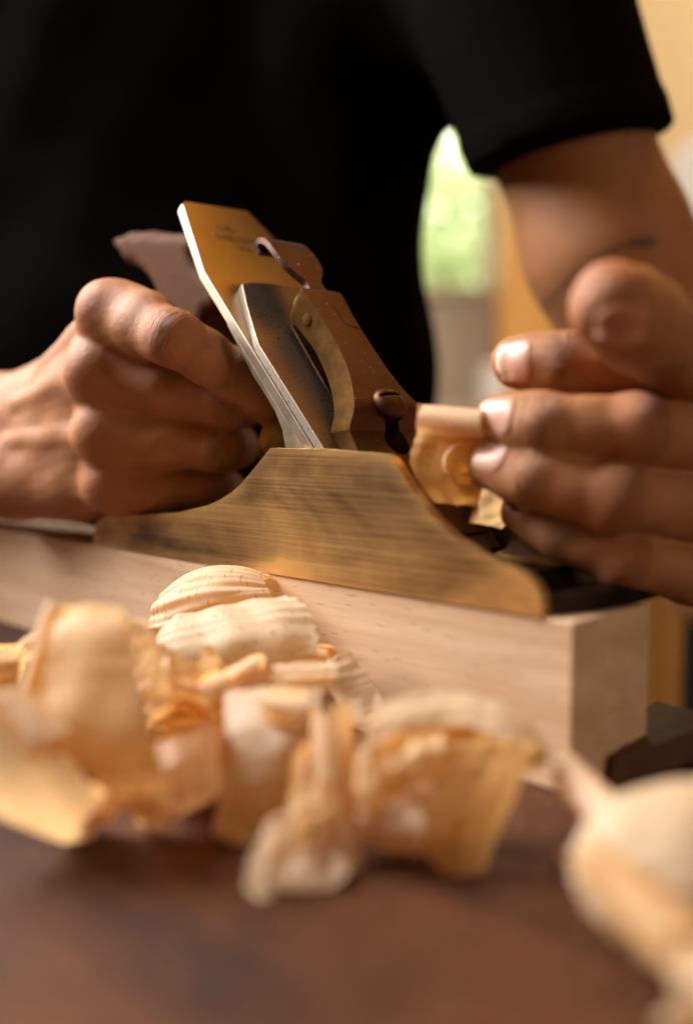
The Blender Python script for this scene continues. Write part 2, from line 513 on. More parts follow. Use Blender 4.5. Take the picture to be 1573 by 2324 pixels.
win = empty('window', (-160, Wy + 60, WINZ0), label='window in the back wall looking out on sunlit green leaves', cat='window')
FRM = m_wood('pale_window_wood', (.62, .55, .42), (.72, .66, .52), (8, 8, 2), .5)
wbox('frame', WINX1 - 40, WINX1, Wy + 20, Wy + 70, WINZ0, WINZ1, FRM, win)
wbox('frame', WINX0, WINX0 + 40, Wy + 20, Wy + 70, WINZ0, WINZ1, FRM, win)
wbox('sill', WINX0, WINX1, Wy - 30, Wy + 110, WINZ0 + 1, WINZ0 + 22, FRM, win)
POST = m_wood('amber_timber', (.70, .34, .07), (.80, .46, .14), (6, 6, 1.5), .5)
wbox('timber_post', 350, 478, Wy - 180, Wy - 70, -850, 2400, POST, bevel=4,
     label='orange amber timber post beside the window between torso and arm', cat='post')
# white things in the room
WHITE = m_flat('white_paint', (.82, .80, .78), .6, .04, 5)
cab = empty('white_chair', (640, 1750, -850), label='white chair back blurred behind the upper arm at right', cat='chair')
V_, F_ = prism([(560, 100), (900, 100), (900, 420), (760, 540), (640, 610), (566, 560)], 1760, 1790)
link_mesh('backrest', V_, F_, WHITE, cab, bevel=8, origin=(640, 1750, -850))
wbox('seat', 560, 900, 1420, 1790, 20, 60, WHITE, cab, bevel=6)
for sx in (575, 860):
    for sy in (1440, 1765): wbox('leg', sx, sx + 28, sy, sy + 24, -850, 19, WHITE, cab)
wbox('white_mug', 292, 352, 2180, 2235, 130, 222, WHITE, bevel=14, label='small bright white canister on the shelf behind the fingertips', cat='canister')
wbox('shelf', 180, 620, 2100, 2290, 105, 129, m_wood('shelf_wood', (.55, .38, .22), (.66, .48, .30)), bevel=2,
     label='narrow wooden shelf board under the white canister', cat='shelf')
wbox('dark_cabinet', 232, 900, 820, 1200, -850, 10, m_flat('dark_green_paint', (.018, .02, .014), .6), bevel=4,
     label='near black cabinet standing low behind the bench at right', cat='cabinet')
V_, F_ = lathe([(18, -850), (18, -100), (18.6, -20), (18, 12), (14, 14)], (0, 0, 850), (0, 0, 1), 40)
tag(link_mesh('round_post', V_, F_, m_wood('honey_timber', (.68, .34, .07), (.78, .42, .11), (6, 6, 1), .45), loc=(214, 690, -850)),
    'honey orange round wooden leg behind the end of the board', 'wooden leg')
# outdoors
sky = link_mesh('sky', [(-6000, 9000, -3000), (6000, 9000, -3000), (6000, 9000, 7000), (-6000, 9000, 7000)], [[0, 1, 2, 3]], None, smooth=False)
ts = NT('sky_light'); em = ts.add('Emission', {'Color': (.78, .92, .70), 'Strength': 9.0}); ts.l.new(em.outputs[0], ts.out.inputs[0])
sky.data.materials.append(ts.m); tag(sky, kind='structure')
ground = link_mesh('ground', [(-6000, 2620, -900), (6000, 2620, -900), (6000, 8990, -900), (-6000, 8990, -900)], [[0, 1, 2, 3]],
                   m_flat('garden_soil', (.20, .22, .08), .9), smooth=False)
tag(ground, kind='structure')
def leaf_cloud(n, c, r, size, seed):
    g = np.random.default_rng(seed)
    V, F_ = [], []
    for i in range(n):
        d = g.normal(size=3); d /= np.linalg.norm(d)
        p = np.array(c) + d * np.array(r) * g.uniform(.35, 1) * (1 + .25 * math.sin(5 * d[0] + 3 * d[2] + seed))
        a = g.normal(size=3); a /= np.linalg.norm(a); b = np.cross(a, g.normal(size=3)); b /= np.linalg.norm(b)
        s = size * g.uniform(.6, 1.4); k = len(V)
        V += [p - a * s, p + b * s * .4, p + a * s, p - b * s * .4]; F_.append([k, k + 1, k + 2, k + 3])
    return V, F_
tl = NT('sunlit_leaf')
lc = tl.mix(tl.noise(tl.coord(), 2.5, 3), (.28, .36, .17), (.68, .72, .48))
tl.set(Base_Color=lc, Roughness=.35)
tr_ = tl.add('BsdfTranslucent', {'Color': lc}); mxl = tl.add('MixShader', {0: .45, 1: tl.b.outputs[0], 2: tr_.outputs[0]})
tl.l.new(mxl.outputs[0], tl.out.inputs[0])
for i, (x, y, z, r, lab) in enumerate([(250, 6200, 1150, 1350, 'leafy green bush directly outside the window'),
                                       (-900, 6900, 1300, 1200, 'leafy green bush further left beyond the window'),
                                       (1500, 7000, 1200, 1100, 'leafy green bush further right beyond the wall')]):
    t_ = empty('garden_bush', (x, y, -900), label=lab, cat='bush')
    V, F_ = leaf_cloud(3600, (x, y, z), (r, r * .6, r), 85, i + 3)
    link_mesh('foliage', V, F_, tl.m, t_, smooth=False, origin=(x, y, -900))
    V, F_ = lathe([(60, -900), (40, 200), (22, z)], (x, y, 0), (0, 0, 1), 10)
    link_mesh('stem', V, F_, m_flat('bark', (.10, .07, .04), .9), t_, origin=(x, y, -900))

# ================================================================== BOARD
brd = loc_box('beech_board', -330, 220.5, 0.6, 36.5, 0.2, 43, BEECH, .5,
              label='pale beech board lying on the bench beneath the hand plane', cat='board')

# dark block and weathered, lit bench edge at the right
JW = m_wood('dark_oiled_wood', (.050, .020, .010), (.13, .060, .032), (30, 30, 30), .55, .6, .3)
fp = [(61, 262), (66.5, 247), (104, 271), (90, 287)]
V_ = [(x - 80, y - 266, 0) for x, y in fp] + [(x - 80 + (1.2 if k in (0, 1) else 0), y - 266 + (1 if k == 1 else 0), h) for k, ((x, y), h) in enumerate(zip(fp, (5.5, 6.5, 9.5, 10.5)))]
j1 = link_mesh('dark_block', V_, [[3, 2, 1, 0], [4, 5, 6, 7], [0, 1, 5, 4], [1, 2, 6, 5], [2, 3, 7, 6], [3, 0, 4, 7]], JW, loc=(80, 266, .1), angle=50)
rough_up(j1, 10, .7, 160, 3)
tag(j1, 'rough dark brown block lying past the end of the board', 'wood block')
j2 = loc_box('weathered_lit_edge', 221.5, 420, 54, 65, .3, 2.6, m_wood('weathered_lit_wood', (.16, .115, .075), (.30, .23, .16), (10, 90, 90), .7, .8), .6,
             label='weathered grey strip added as the lit back edge of the bench', cat='batten')  # added strip, paler than the bench top for light on its edge
wp = P(1580, 1688, 318)
tag(link_mesh('turned_stud', V_, F_, m_flat('dark_varnish', (.09, .05, .03), .4), loc=(wp[0], wp[1], -2)),
    'small dark turned knob peeping up behind the weathered block', 'stud')

# ================================================================== HAND PLANE
plane = empty('hand_plane', HEEL, RZ, label='bronze hand plane with brown lever cap and steel blade on the board', cat='hand plane')
prof = [(0, 0), (1.0, 6.1), (3, 9.6), (7.4, 11.8), (17, 12.6), (28.4, 13.6), (44, 15), (58.4, 16.6), (74.8, 19.8), (82, 22.1), (88.5, 25.0), (93.5, 28), (98.3, 31.6), (102, 34.6), (105.5, 37.4), (108.6, 40),
        (133.6, 40.1), (157.5, 39.0), (160.5, 38.2), (163, 36), (168.2, 30.2), (176.2, 22.6), (184.8, 17.0), (195.1, 13.2), (201.9, 11.4), (206.5, 10.0), (209.5, 8.2), (211.2, 5.8), (211.7, 3), (211.7, 0)]
def cheek_mesh(y0, y1, name, mat):
    pa = np.array(prof[:-1] + [prof[-1]], float)
    up = pa[1:-1]
    xs = np.unique(np.concatenate([np.linspace(0, 211.7, 90), up[:, 0]]))
    top = np.interp(xs, np.concatenate([[0], up[:, 0]]), np.concatenate([[4.0], up[:, 1]]))
    fr = np.array([0, .06, .14, .25, .4, .55, .7, .82, .91, .96, 1.0])
    n, m = len(xs), len(fr)
    P2 = np.stack([np.repeat(xs, m), np.outer(top, fr).ravel()], 1)
    seg = list(zip(pa, np.roll(pa, -1, 0)))
    dist = np.full(len(P2), 1e9)
    for a, b in seg:
        ab = b - a; t = np.clip(((P2 - a) @ ab) / (ab @ ab + 1e-9), 0, 1)
        dist = np.minimum(dist, np.linalg.norm(P2 - a - t[:, None] * ab, axis=1))
    V = [(x, y0, z) for x, z in P2] + [(x, y1, z) for x, z in P2]
    F_ = []; k = n * m
    for i in range(n - 1):
        for j in range(m - 1):
            q = [i * m + j, (i + 1) * m + j, (i + 1) * m + j + 1, i * m + j + 1]
            F_.append(q); F_.append([a + k for a in q[::-1]])
        for j in (0, m - 1):
            F_.append([i * m + j, (i + 1) * m + j, (i + 1) * m + j + k, i * m + j + k])
    for i in (0, n - 1):
        for j in range(m - 1): F_.append([i * m + j, i * m + j + 1, i * m + j + 1 + k, i * m + j + k])
    o = link_mesh(name, V, F_, mat, plane, bevel=.5)
    rim = np.clip(1 - dist / 5.0, 0, 1) ** 1.5
    at = o.data.attributes.new('rim', 'FLOAT', 'POINT'); at.data.foreach_set('value', np.concatenate([rim, rim]).astype(np.float32))
    return o
near_ = cheek_mesh(0, 3.6, 'near_cheek', BRONZE)
far_ = link_mesh('far_cheek', *prism(prof, 57.6, 61.2), DARKB, plane, bevel=.55)
V1 = prism([(.5, .05), (210, .05), (210, 4), (.5, 4)], 3.62, 57.58)
V2 = prism([(2, 4.02), (60, 4.02), (62, 10), (2, 10)], 8, 53)
V3 = prism([(166, 4.02), (205, 4.02), (200, 9), (168, 9)], 10, 50)
link_mesh('sole', *merge(V1, V2, V3), JAPAN, plane, bevel=.4)
# rounded toe lip
lip = [(209, 3.62), (211.6, 3.8), (216.5, 14), (218.5, 30), (217.5, 46), (211.6, 57.5), (209, 57.58)]
vs = [(x, y, .05) for x, y in lip] + [(x, y, 5.2) for x, y in lip]
fs = [list(range(6, -1, -1)), list(range(7, 14))] + [[i, (i + 1) % 7, 7 + (i + 1) % 7, 7 + i] for i in range(7)]
link_mesh('toe_lip', vs, fs, JAPAN, plane, bevel=.8)

A = np.array([-.678, 0, .735]); N_ = np.array([.735, 0, .678]); Q0 = np.array([118.7, 0, 40.4])
def bf(b, y, n):  # blade frame -> plane frame
    return tuple(Q0 + A * b + N_ * n + np.array([0, y, 0]))
frog = [(80.5, 81), (88, 71.5), (95, 62.6), (101, 56.5), (105.5, 51.3), (108.9, 45.5), (110.6, 39), (109, 22), (100, 4.05), (150, 4.05)]
frog += [tuple(np.array(bf(-48, 0, -.06))[[0, 2]]), tuple(np.array(bf(54, 0, -.06))[[0, 2]])]
link_mesh('frog', *prism(frog, 4.7, 56.3), FROG, plane, bevel=.3)
def bplate(outline, n0, n1):
    k = len(outline)
    vs = [bf(b, y, n0) for b, y in outline] + [bf(b, y, n1) for b, y in outline]
    fs = [list(range(k)), list(range(2 * k - 1, k - 1, -1))] + [[i, (i + 1) % k, k + (i + 1) % k, k + i] for i in range(k)]
    return vs, fs
blade = link_mesh('blade', *bplate([(-53, 4.8), (77.5, 4.5), (115.2, 13.9), (117.4, 16.5), (118.6, 46), (105, 50.3), (77.5, 56.5), (-53, 56.2)], 0, 3.45), IRON, plane, bevel=.25)
link_mesh('chip_breaker', *bplate([(-50, 5.2), (38.6, 4.9), (46.5, 7.1), (58, 10.5), (69.0, 14.5), (70.6, 20), (71.4, 30.5), (70.6, 41), (69, 46.5), (58, 50.5), (46.5, 53.9), (38.6, 56.1), (-50, 55.8)], 3.5, 6.65), CHIP, plane, bevel=.3)
# writing on the blade
def text_on(parent, s, b, y, size, xs=1.0):
    cu = bpy.data.curves.new('lettering', 'FONT'); cu.body = s; cu.size = size; cu.align_x = 'CENTER'; cu.extrude = .02; cu.offset = .09
    cu.space_character = 1.05
    ob = bpy.data.objects.new('tmp', cu); COL.objects.link(ob)
    dg = bpy.context.evaluated_depsgraph_get()
    me = bpy.data.meshes.new_from_object(ob.evaluated_get(dg)); COL.objects.unlink(ob)
    vs = [bf(b + v.co.y, y + v.co.x * xs, 3.47 + v.co.z) for v in me.vertices]
    fs = [list(p.vertices) for p in me.polygons]
    o = link_mesh('lettering', vs, fs, ETCH, parent, smooth=False)
    return o
ETCH = m_flat('etched_marks', (.10, .05, .025), .6, .3, 900, .3)
text_on(blade, 'LIE-', 102.6, 28.5, 5.0)
text_on(blade, 'NIELSEN', 97.2, 30.5, 4.9)
text_on(blade, 'USA', 92.4, 31.0, 3.9)

# lever cap, lofted: (b_top, n_top, b_under, n_under, half width)
ST = np.array([(51.8, 20.6, 49.5, 11.2, 8.2), (50.5, 21.4, 48.5, 10.8, 8.9), (40, 20.9, 43, 10.5, 8.0), (27, 20.2, 32.4, 11.2, 8.1), (16, 19.3, 22, 10.8, 9.4), (8, 18.4, 12.8, 10.1, 11.9),
               (.5, 17.5, 5, 9.3, 15.6), (-4.5, 14.4, .2, 7.2, 18.6), (-6.5, 13.2, -1.5, 6.9, 18.7), (-12, 12.2, -5, 6.72, 18.8), (-30, 10, -24, 6.72, 21), (-44, 7.6, -42, 6.72, 23)])
L = catmull(ST, 5)
def cap_mesh():
    V, F_ = [], []
    for bt, nt, bu, nu, w in L:
        for b, n, y in ((bt, nt, -w), (bt + .0, nt + .25, -w * .5), (bt, nt + .35, 0), (bt, nt + .25, w * .5), (bt, nt, w), (bu, nu, w), (bu, nu, 0), (bu, nu, -w)):
            V.append(bf(b, 30.5 + y, n))
    m = len(L)
    for i in range(m - 1):
        for k in range(8):
            F_.append([i * 8 + k, i * 8 + (k + 1) % 8, (i + 1) * 8 + (k + 1) % 8, (i + 1) * 8 + k])
    F_.append(list(range(8))); F_.append(list(range((m - 1) * 8, m * 8)))
    return V, F_
cap = link_mesh('lever_cap', *cap_mesh(), CAP, plane, smooth=True, angle=30)
cap.data.materials.append(EDGE)
for p in cap.data.polygons:       # bare metal on the two side faces
    c = p.center / MM
    nrm = p.normal
    if abs(nrm.y) > .55: p.material_index = 1
# keyhole cut through the cap
kh = []
for k in range(28):
    a = 2 * math.pi * k / 28
    kh.append((-9.6 + 5.0 * math.cos(a), 30.5 + 5.0 * math.sin(a)))
kv, kf = bplate([(x, y) for x, y in kh], 5, 24)
kh2 = [(-8, 27.4), (-8, 33.6), (2.5, 33.6), (4.5, 32), (4.5, 29), (2.5, 27.4)]
kv2, kf2 = bplate(kh2, 5.01, 24.01)
def cut(target, vs, fs):
    c = link_mesh('cutter', vs, fs, None, plane, smooth=False)
    m = target.modifiers.new('cut', 'BOOLEAN'); m.object = c; m.operation = 'DIFFERENCE'; m.solver = 'EXACT'
    bpy.context.view_layer.update()
    dg = bpy.context.evaluated_depsgraph_get()
    me = bpy.data.meshes.new_from_object(target.evaluated_get(dg))
    target.modifiers.clear(); target.data = me
    bpy.data.objects.remove(c)
cut(cap, kv, kf); cut(cap, kv2, kf2)
cap.data.set_sharp_from_angle(angle=math.radians(30))
mb = cap.modifiers.new('bevel', 'BEVEL'); mb.width = .35 * MM; mb.segments = 2; mb.limit_method = 'ANGLE'; mb.angle_limit = math.radians(40)
V_, F_ = lathe([(2.1, -.35), (2.1, .25), (1.8, .4)], bf(42.5, 30.5 - 8.0, 15.4), (0, -1, 0), 24)
link_mesh('pivot_pin', V_, F_, EDGE, cap)
# engraved line on the cap: the recess of the cam lever
for (b0, y0, b1, y1) in ((48, 36.2, 38, 36.2), (38, 36.2, 36.5, 38.6), ):
    pass
V_, F_ = bplate([(45.4, 25.0), (45.4, 25.35), (33.5, 25.35), (33.5, 32.5), (33.1, 32.5), (33.1, 25.0)], 20.4, 20.72)
def on_cap(b): return float(np.interp(-b, -L[:, 0], L[:, 1])) + .36
gv = []
line = [(45, 31.0), (36.5, 31.4), (34.8, 33.0), (34.2, 37.6)]
fsx = []
for i, (b, y) in enumerate(line):
    n = on_cap(b)
    gv += [bf(b, y - .22, n - .25), bf(b + .18, y + .22, n - .25), bf(b + .18, y + .22, n + .03), bf(b, y - .22, n + .03)]
for i in range(3):
    for k in range(4): fsx.append([i * 4 + k, i * 4 + (k + 1) % 4, i * 4 + 4 + (k + 1) % 4, i * 4 + 4 + k])
link_mesh('seam', gv, fsx, m_flat('seam_shadow_gap', (.03, .015, .01), .7), cap, smooth=False)
# cam lever
CM = catmull(np.array([(46, 18.5, 4.4, 2.2), (52, 20.4, 4.0, 2.6), (56.5, 20.8, 3.7, 2.6), (60, 21.0, 6.2, 2.4), (64, 21.2, 8.4, 2.2), (70, 21.2, 9.3, 2.0), (76, 20.6, 9.0, 2.0), (80, 18.8, 8.6, 2.0), (82, 16.0, 8.2, 2.0), (81.2, 13.4, 7.8, 2.0), (78.6, 12.3, 7.4, 2.0)]), 5)
V, F_ = [], []
for i in range(len(CM)):
    b, n, w, t = CM[i]
    d = CM[min(i + 1, len(CM) - 1)][:2] - CM[max(i - 1, 0)][:2]; d /= np.linalg.norm(d)
    nb = np.array([-d[1], d[0]])   # outward
    if i < 5: pass
    for s, y in ((0, -w), (0, w), (-1, w), (-1, -w)):
        V.append(bf(b + nb[0] * t * s, 30.5 + y, n + nb[1] * t * s))
for i in range(len(CM) - 1):
    for k in range(4): F_.append([i * 4 + k, i * 4 + (k + 1) % 4, i * 4 + 4 + (k + 1) % 4, i * 4 + 4 + k])
F_ += [[0, 1, 2, 3], [len(V) - 1, len(V) - 2, len(V) - 3, len(V) - 4]]
link_mesh('cam_lever', V, F_, CAP, cap, bevel=.4)
V_, F_ = lathe([(4.3, -5), (4.3, 5)], bf(50.5, 30.5, 14.5), (0, 1, 0), 28)
link_mesh('cam', V_, F_, BRASS, cap)
# leaf spring below the cap
V_, F_ = bplate([(47, 22.5), (47, 38.5), (20, 41), (8, 40), (8, 21), (20, 20)], 8.2, 9.0)
V_ = [tuple(np.array(v) + N_ * (1.2 * math.sin((i % 6) * 1.3))) for i, v in enumerate(V_)]
link_mesh('leaf_spring', V_, F_, DARKB, cap, smooth=False)
# cap screw with a slotted dome head
hp = [(5.4, 0), (6.4, .5), (6.8, 1.6), (6.7, 2.6), (6.0, 4.2), (4.7, 5.4), (2.6, 6.1), (.01, 6.3)]
V_, F_ = lathe([(r * .93, h * .85) for r, h in hp], bf(1.2, 30.5, 16.6), N_, 40)
scr = link_mesh('cap_screw', V_, F_, DARKB, plane, angle=60)
sv, sf = bplate([(2.0, 22), (2.0, 39), (3.4, 39), (3.4, 22)], 20.6, 25)
cut(scr, sv, sf)
V_, F_ = lathe([(3, 3), (3, 17)], bf(1.2, 30.5, 0), N_, 20)
link_mesh('screw_shank', V_, F_, DARKB, scr)
# adjusting wheel
wp = []
for k in range(6): wp += [(11.6, -4 + k * 1.4), (12.3, -3.5 + k * 1.4)]
V_, F_ = lathe([(4, -7.5), (9.5, -6), (11, -4.6)] + wp + [(11.2, 4.8), (8, 6), (3.5, 7)], (83.5, 31, 41), (-.9, 0, .35), 60)
link_mesh('adjusting_wheel', V_, F_, BRASS, plane, angle=50)
V_, F_ = lathe([(3.2, 0), (3.2, 24)], (104, 31, 33), (-.9, 0, .35), 16)
link_mesh('adjusting_rod', V_, F_, DARKB, plane)
# front knob
V_, F_ = lathe([(10.5, 9), (10.5, 11), (8.6, 12.5), (7.2, 16), (7.6, 21), (10.5, 27), (12.5, 32), (11.8, 37), (8, 40.5), (2, 41.5)], (189, 30.5, 0), (0, 0, 1), 40)
kb = link_mesh('front_knob', V_, F_, TOTEW, plane)
V_, F_ = lathe([(11.5, 8.9), (11.8, 9.6), (11.6, 10.9), (10.6, 11.2)], (189, 30.5, 0), (0, 0, 1), 40)
link_mesh('knob_ring', V_, F_, BRASS, kb)
# tote (rear handle) as one smooth turned form
tp = [((-14.8, 122.2), 2.4), ((-5, 118.6), 5.4), ((8, 115.5), 7.2), ((26, 105.5), 12.8), ((31, 92), 14.5), ((31, 72), 13), ((27, 50), 12.5), ((24, 33), 13), ((30, 18), 14)]
def f_tote(p):
    q = p.copy(); q[:, 1] = 0
    d = None
    for (a, ra), (b, rb) in zip(tp[:-1], tp[1:]):
        e_ = cone_d(q, (a[0], 0, a[1]), (b[0], 0, b[1]), ra, rb)
        d = e_ if d is None else smin(d, e_, 4)
    d = smin(d, cone_d(q, (14, 0, 13), (56, 0, 13), 8, 7), 8)
    d = smin(d, cone_d(q, (36, 0, 98), (50, 0, 95), 9, 6), 6)
    d = smin(d, cone_d(q, (-6, 0, 121), (36, 0, 114.5), 3.2, 4.5), 3)
    r = 5.0                                  # board with rounded edges
    w = np.stack([d + r, np.abs(p[:, 1] - 30.5) - 10.5 + r], 1)
    return np.minimum(w.max(1), 0) + np.linalg.norm(np.maximum(w, 0), axis=1) - r
V, Q = surface_nets(f_tote, (-24, 5, 2), (76, 56, 132), 1.0, 2.0)
np_mesh('tote', V, Q, TOTEW, plane)

# ================================================================== PERSON
person = empty('person', (-110, 620, -850), label='person in a black short-sleeved shirt pushing the hand plane with both hands', cat='person')
PO = np.array([-110, 620, -850.])
def chain(p, pts, rs, k=3.0, waist=.93):
    d = None
    P2, R2 = [pts[0]], [rs[0]]
    for i in range(1, len(pts)):
        P2 += [(pts[i - 1] + pts[i]) / 2, pts[i]]
        R2 += [(rs[i - 1] + rs[i]) / 2 * (waist if i < len(pts) - 1 else 1.0), rs[i]]
    pts, rs = P2, R2
    for a, b, ra, rb in zip(pts[:-1], pts[1:], rs[:-1], rs[1:]):
        e_ = cone_d(p, a, b, ra, rb)
        d = e_ if d is None else smin(d, e_, k)
    return d
def blob(p, c, r):
    return np.linalg.norm(p - np.asarray(c), axis=1) - r
# --- right hand (image left), gripping the tote
RH = dict(
    idx=([P(268, 716, 370), P(394, 768, 346), P(532, 846, 351), P(640, 950, 364)], [11.4, 9.6, 8.2, 6.7]),
    mid=([P(240, 850, 372), P(520, 908, 362), P(553, 914, 390), P(500, 930, 408)], [12.0, 9.8, 8.8, 7.5]),
    rng=([P(258, 985, 374), P(500, 1010, 366), P(534, 1014, 392), P(490, 1020, 408)], [11.6, 9.3, 8.4, 7.2]),
    pky=([P(272, 1100, 380), P(482, 1112, 374), P(512, 1112, 396), P(470, 1112, 410)], [10.8, 8.3, 7.4, 6.5]))
RHm = dict(idx=(P(128, 900, 428), 13), mid=(P(62, 955, 434), 14), rng=(P(34, 1020, 434), 14), pky=(P(30, 1080, 426), 14))
RW = P(-10, 985, 440)
RE = P(-640, 880, 590)
def f_rh_hand(p):
    fs_ = [chain(p, *RH[k], 3.0, 1.0) for k in ('idx', 'mid', 'rng', 'pky')]
    fs_[0] = smin(fs_[0], cone_d(p, P(268, 714, 370), P(338, 726, 360), 10.4, 10.0), 4)
    fg = fs_[0]
    for q in fs_[1:]: fg = smin(fg, q, 1.5)
    pal = None
    for k in ('idx', 'mid', 'rng', 'pky'):
        m, r = RHm[k]
        e_ = cone_d(p, m, RH[k][0][0], r, RH[k][1][0] - .6)
        pal = e_ if pal is None else smin(pal, e_, 11)
    # webs that join the first phalanges near the knuckles
    ks = ('idx', 'mid', 'rng', 'pky')
    for a_, b_ in zip(ks[:-1], ks[1:]):
        A0 = RH[a_][0][0] * .68 + RH[a_][0][1] * .32; B0 = RH[b_][0][0] * .68 + RH[b_][0][1] * .32
        pal = smin(pal, cone_d(p, RH[a_][0][0] + np.array([0, 3., 0]), RH[b_][0][0] + np.array([0, 3., 0]), 9.5, 9.0), 6)
        pal = smin(pal, cone_d(p, A0 + np.array([0, 3.5, 0]), B0 + np.array([0, 3.5, 0]), 7.6, 7.2), 6)
    pal = smin(pal, cone_d(p, P(45, 1085, 424), P(192, 1116, 402), 15.5, 12), 9)
    for k in ('idx', 'mid', 'rng'):
        m_ = RHm[k][0]; c_ = RH[k][0][0]; o_ = np.array([-9.0, -7.5, 1.5])
        pal = smin(pal, cone_d(p, c_ + o_ * .45, m_ * .7 + c_ * .3 + o_ * 1.0, 5.0, 3.2), 3.0)
    # body of the palm (behind) and thumb round the far side
    pal = smin(pal, cone_d(p, P(100, 960, 428), P(290, 930, 392), 14, 11), 10)
    pal = smin(pal, cone_d(p, P(90, 1060, 420), P(280, 1060, 394), 13, 10), 10)
    th = chain(p, [P(140, 950, 440), P(300, 800, 436), P(420, 800, 446), P(500, 810, 448)], [14, 11, 10, 8], 5)
    pal = smin(pal, th, 7)
    d = smin(fg, pal, 5.5)
    for k, r in (('idx', 10.0), ('mid', 10.0), ('rng', 9.2), ('pky', 8.6)):      # MCP knuckles
        c = RH[k][0][0] + np.array([-4.2, -1.6, 1.6])
        d = smin(d, blob(p, c, r), 5)
    c = RH['idx'][0][1] + np.array([1.0, -2.4, 1.2]); d = smin(d, blob(p, c, 7.9), 3)    # PIP
    c = RH['mid'][0][1] + np.array([1.5, -1.8, .5]); d = smin(d, blob(p, c, 8.2), 3)
    return d
def f_rh(p):
    d = f_rh_hand(p)
    fa = smin(cone_d(p, RW + np.array([0, 0, 8]), RE, 19, 36), cone_d(p, RW - np.array([0, 0, 9]), RE, 18, 34), 10)
    for k in ('idx', 'mid', 'rng', 'pky'):
        fa = smin(fa, cone_d(p, RW, RHm[k][0], 18, RHm[k][1]), 9)
    x, y, z = p[:, 0], p[:, 1], p[:, 2]
    und = .16 * np.sin(x * .28 + z * .17 + 1.2 * np.sin(z * .15)) + .12 * np.sin(z * .33 - x * .16 + y * .2) + .025 * np.sin(x * 1.1 + y * .9 - z * .8)
    return smin(d, fa, 12) + und
# --- left hand (image right)
LH = dict(
    idx=([P(1700, 872, 304), P(1455, 826, 278), P(1275, 824, 280), P(1172, 822, 287)], [10.6, 9.4, 8.6, 7.2]),
    mid=([P(1725, 1010, 296), P(1440, 978, 264), P(1232, 968, 268), P(1142, 960, 276)], [10.8, 9.3, 8.7, 7.9]),
    rng=([P(1715, 1170, 294), P(1385, 1128, 262), P(1215, 1080, 268), P(1122, 1056, 277)], [10.6, 9.1, 8.4, 7.0]),
    pky=([P(1700, 1335, 296), P(1408, 1268, 268), P(1278, 1210, 274), P(1186, 1158, 284)], [9.6, 8.0, 7.3, 6.2]))
LW = P(2010, 1105, 345); LE = P(1680, 1270, 520)
LTH = ([P(1960, 1000, 335), P(1650, 895, 294), P(1458, 738, 254), P(1394, 694, 232)], [16, 13.0, 11.2, 10.2])
def f_lh(p):
    fg = chain(p, *LH['idx'])
    for k in ('mid', 'rng', 'pky'): fg = smin(fg, chain(p, *LH[k]), 1.5)
    for k, r in (('idx', 8.3), ('mid', 8.3), ('rng', 8.0), ('pky', 7.0)):
        fg = smin(fg, blob(p, LH[k][0][1] + np.array([1.5, -1.0, .3]), r), 3)
    pal = None
    for i, k in enumerate(('idx', 'mid', 'rng', 'pky')):
        e_ = cone_d(p, LW + np.array([0, 4, 14 - 9 * i]), LH[k][0][0], 14, LH[k][1][0])
        pal = e_ if pal is None else smin(pal, e_, 8)
    th = chain(p, *LTH, 4)
    d = smin(smin(fg, pal, 5), th, 1.5)
    d = smin(d, cone_d(p, LTH[0][0], LTH[0][1], 16, 11), 7)
    fa = smin(cone_d(p, LW + np.array([0, 0, 8]), LE, 20, 37), cone_d(p, LW - np.array([0, 0, 8]), LE, 19, 36), 10)
    x, y, z = p[:, 0], p[:, 1], p[:, 2]
    und = .20 * np.sin(x * .33 + z * .24 + 1.2 * np.sin(z * .2)) + .13 * np.sin(z * .48 - x * .22 + y * .3)
    return smin(d, fa, 10) + und
LS = P(1070, -300, 520)
def f_larm(p):
    ua = cone_d(p, LS, P(1378, 560, 492), 38, 37.5)
    return smin(smin(ua, cone_d(p, P(1378, 560, 492), LE, 37.5, 36), 14), cone_d(p, LW, LE, 22, 37), 12)
def f_lall(p):
    return smin(f_lh(p), f_larm(p), 10)
RS = np.array([-300., 640, 400])
def f_rall(p):
    ua = cone_d(p, RE, RS, 38, 48)
    return smin(f_rh(p), ua, 14)

def bbox(*pts, m=50):
    a = np.array(pts); return a.min(0) - m, a.max(0) + m
parts = []
allr = [q for k in RH for q in RH[k][0]] + [RW, P(-60, 950, 470)]
lo, hi = bbox(*allr, m=16)
lo[0] = -205; hi[1] = 500
lo[2] = 30; hi[2] = 160
parts.append(('R', f_rall, lo, hi, .8))
alll = [q for k in LH for q in LH[k][0]] + [LTH[0][2], LTH[0][3]]
V_all, F_all, base = [], [], 0
def add_piece(V, Q):
    global base
    V_all.append(V); F_all.append(Q + base); base += len(V)
# detailed right hand, cut where it leaves the frame; the rest of the arm at a coarser pitch
XC = -150.0
V, Q = surface_nets(lambda p: np.maximum(f_rall(p), XC - .5 - p[:, 0]), lo, hi, .8, 1.3)
add_piece(V, Q)
V, Q = surface_nets(lambda p: np.maximum(f_rall(p), p[:, 0] - XC), (-420, 380, 20), (-120, 720, 470), 3.0, 1.5)
add_piece(V, Q)
V, Q = surface_nets(lambda p: np.maximum(f_lall(p), p[:, 1] - 360.5), (20, 215, -10), (222, 384, 160), 1.0, 1.3)
add_piece(V, Q)
V, Q = surface_nets(lambda p: np.maximum(f_lall(p), 360 - p[:, 1]), (10, 340, -50), (260, 600, 460), 2.2, 1.5)
add_piece(V, Q)
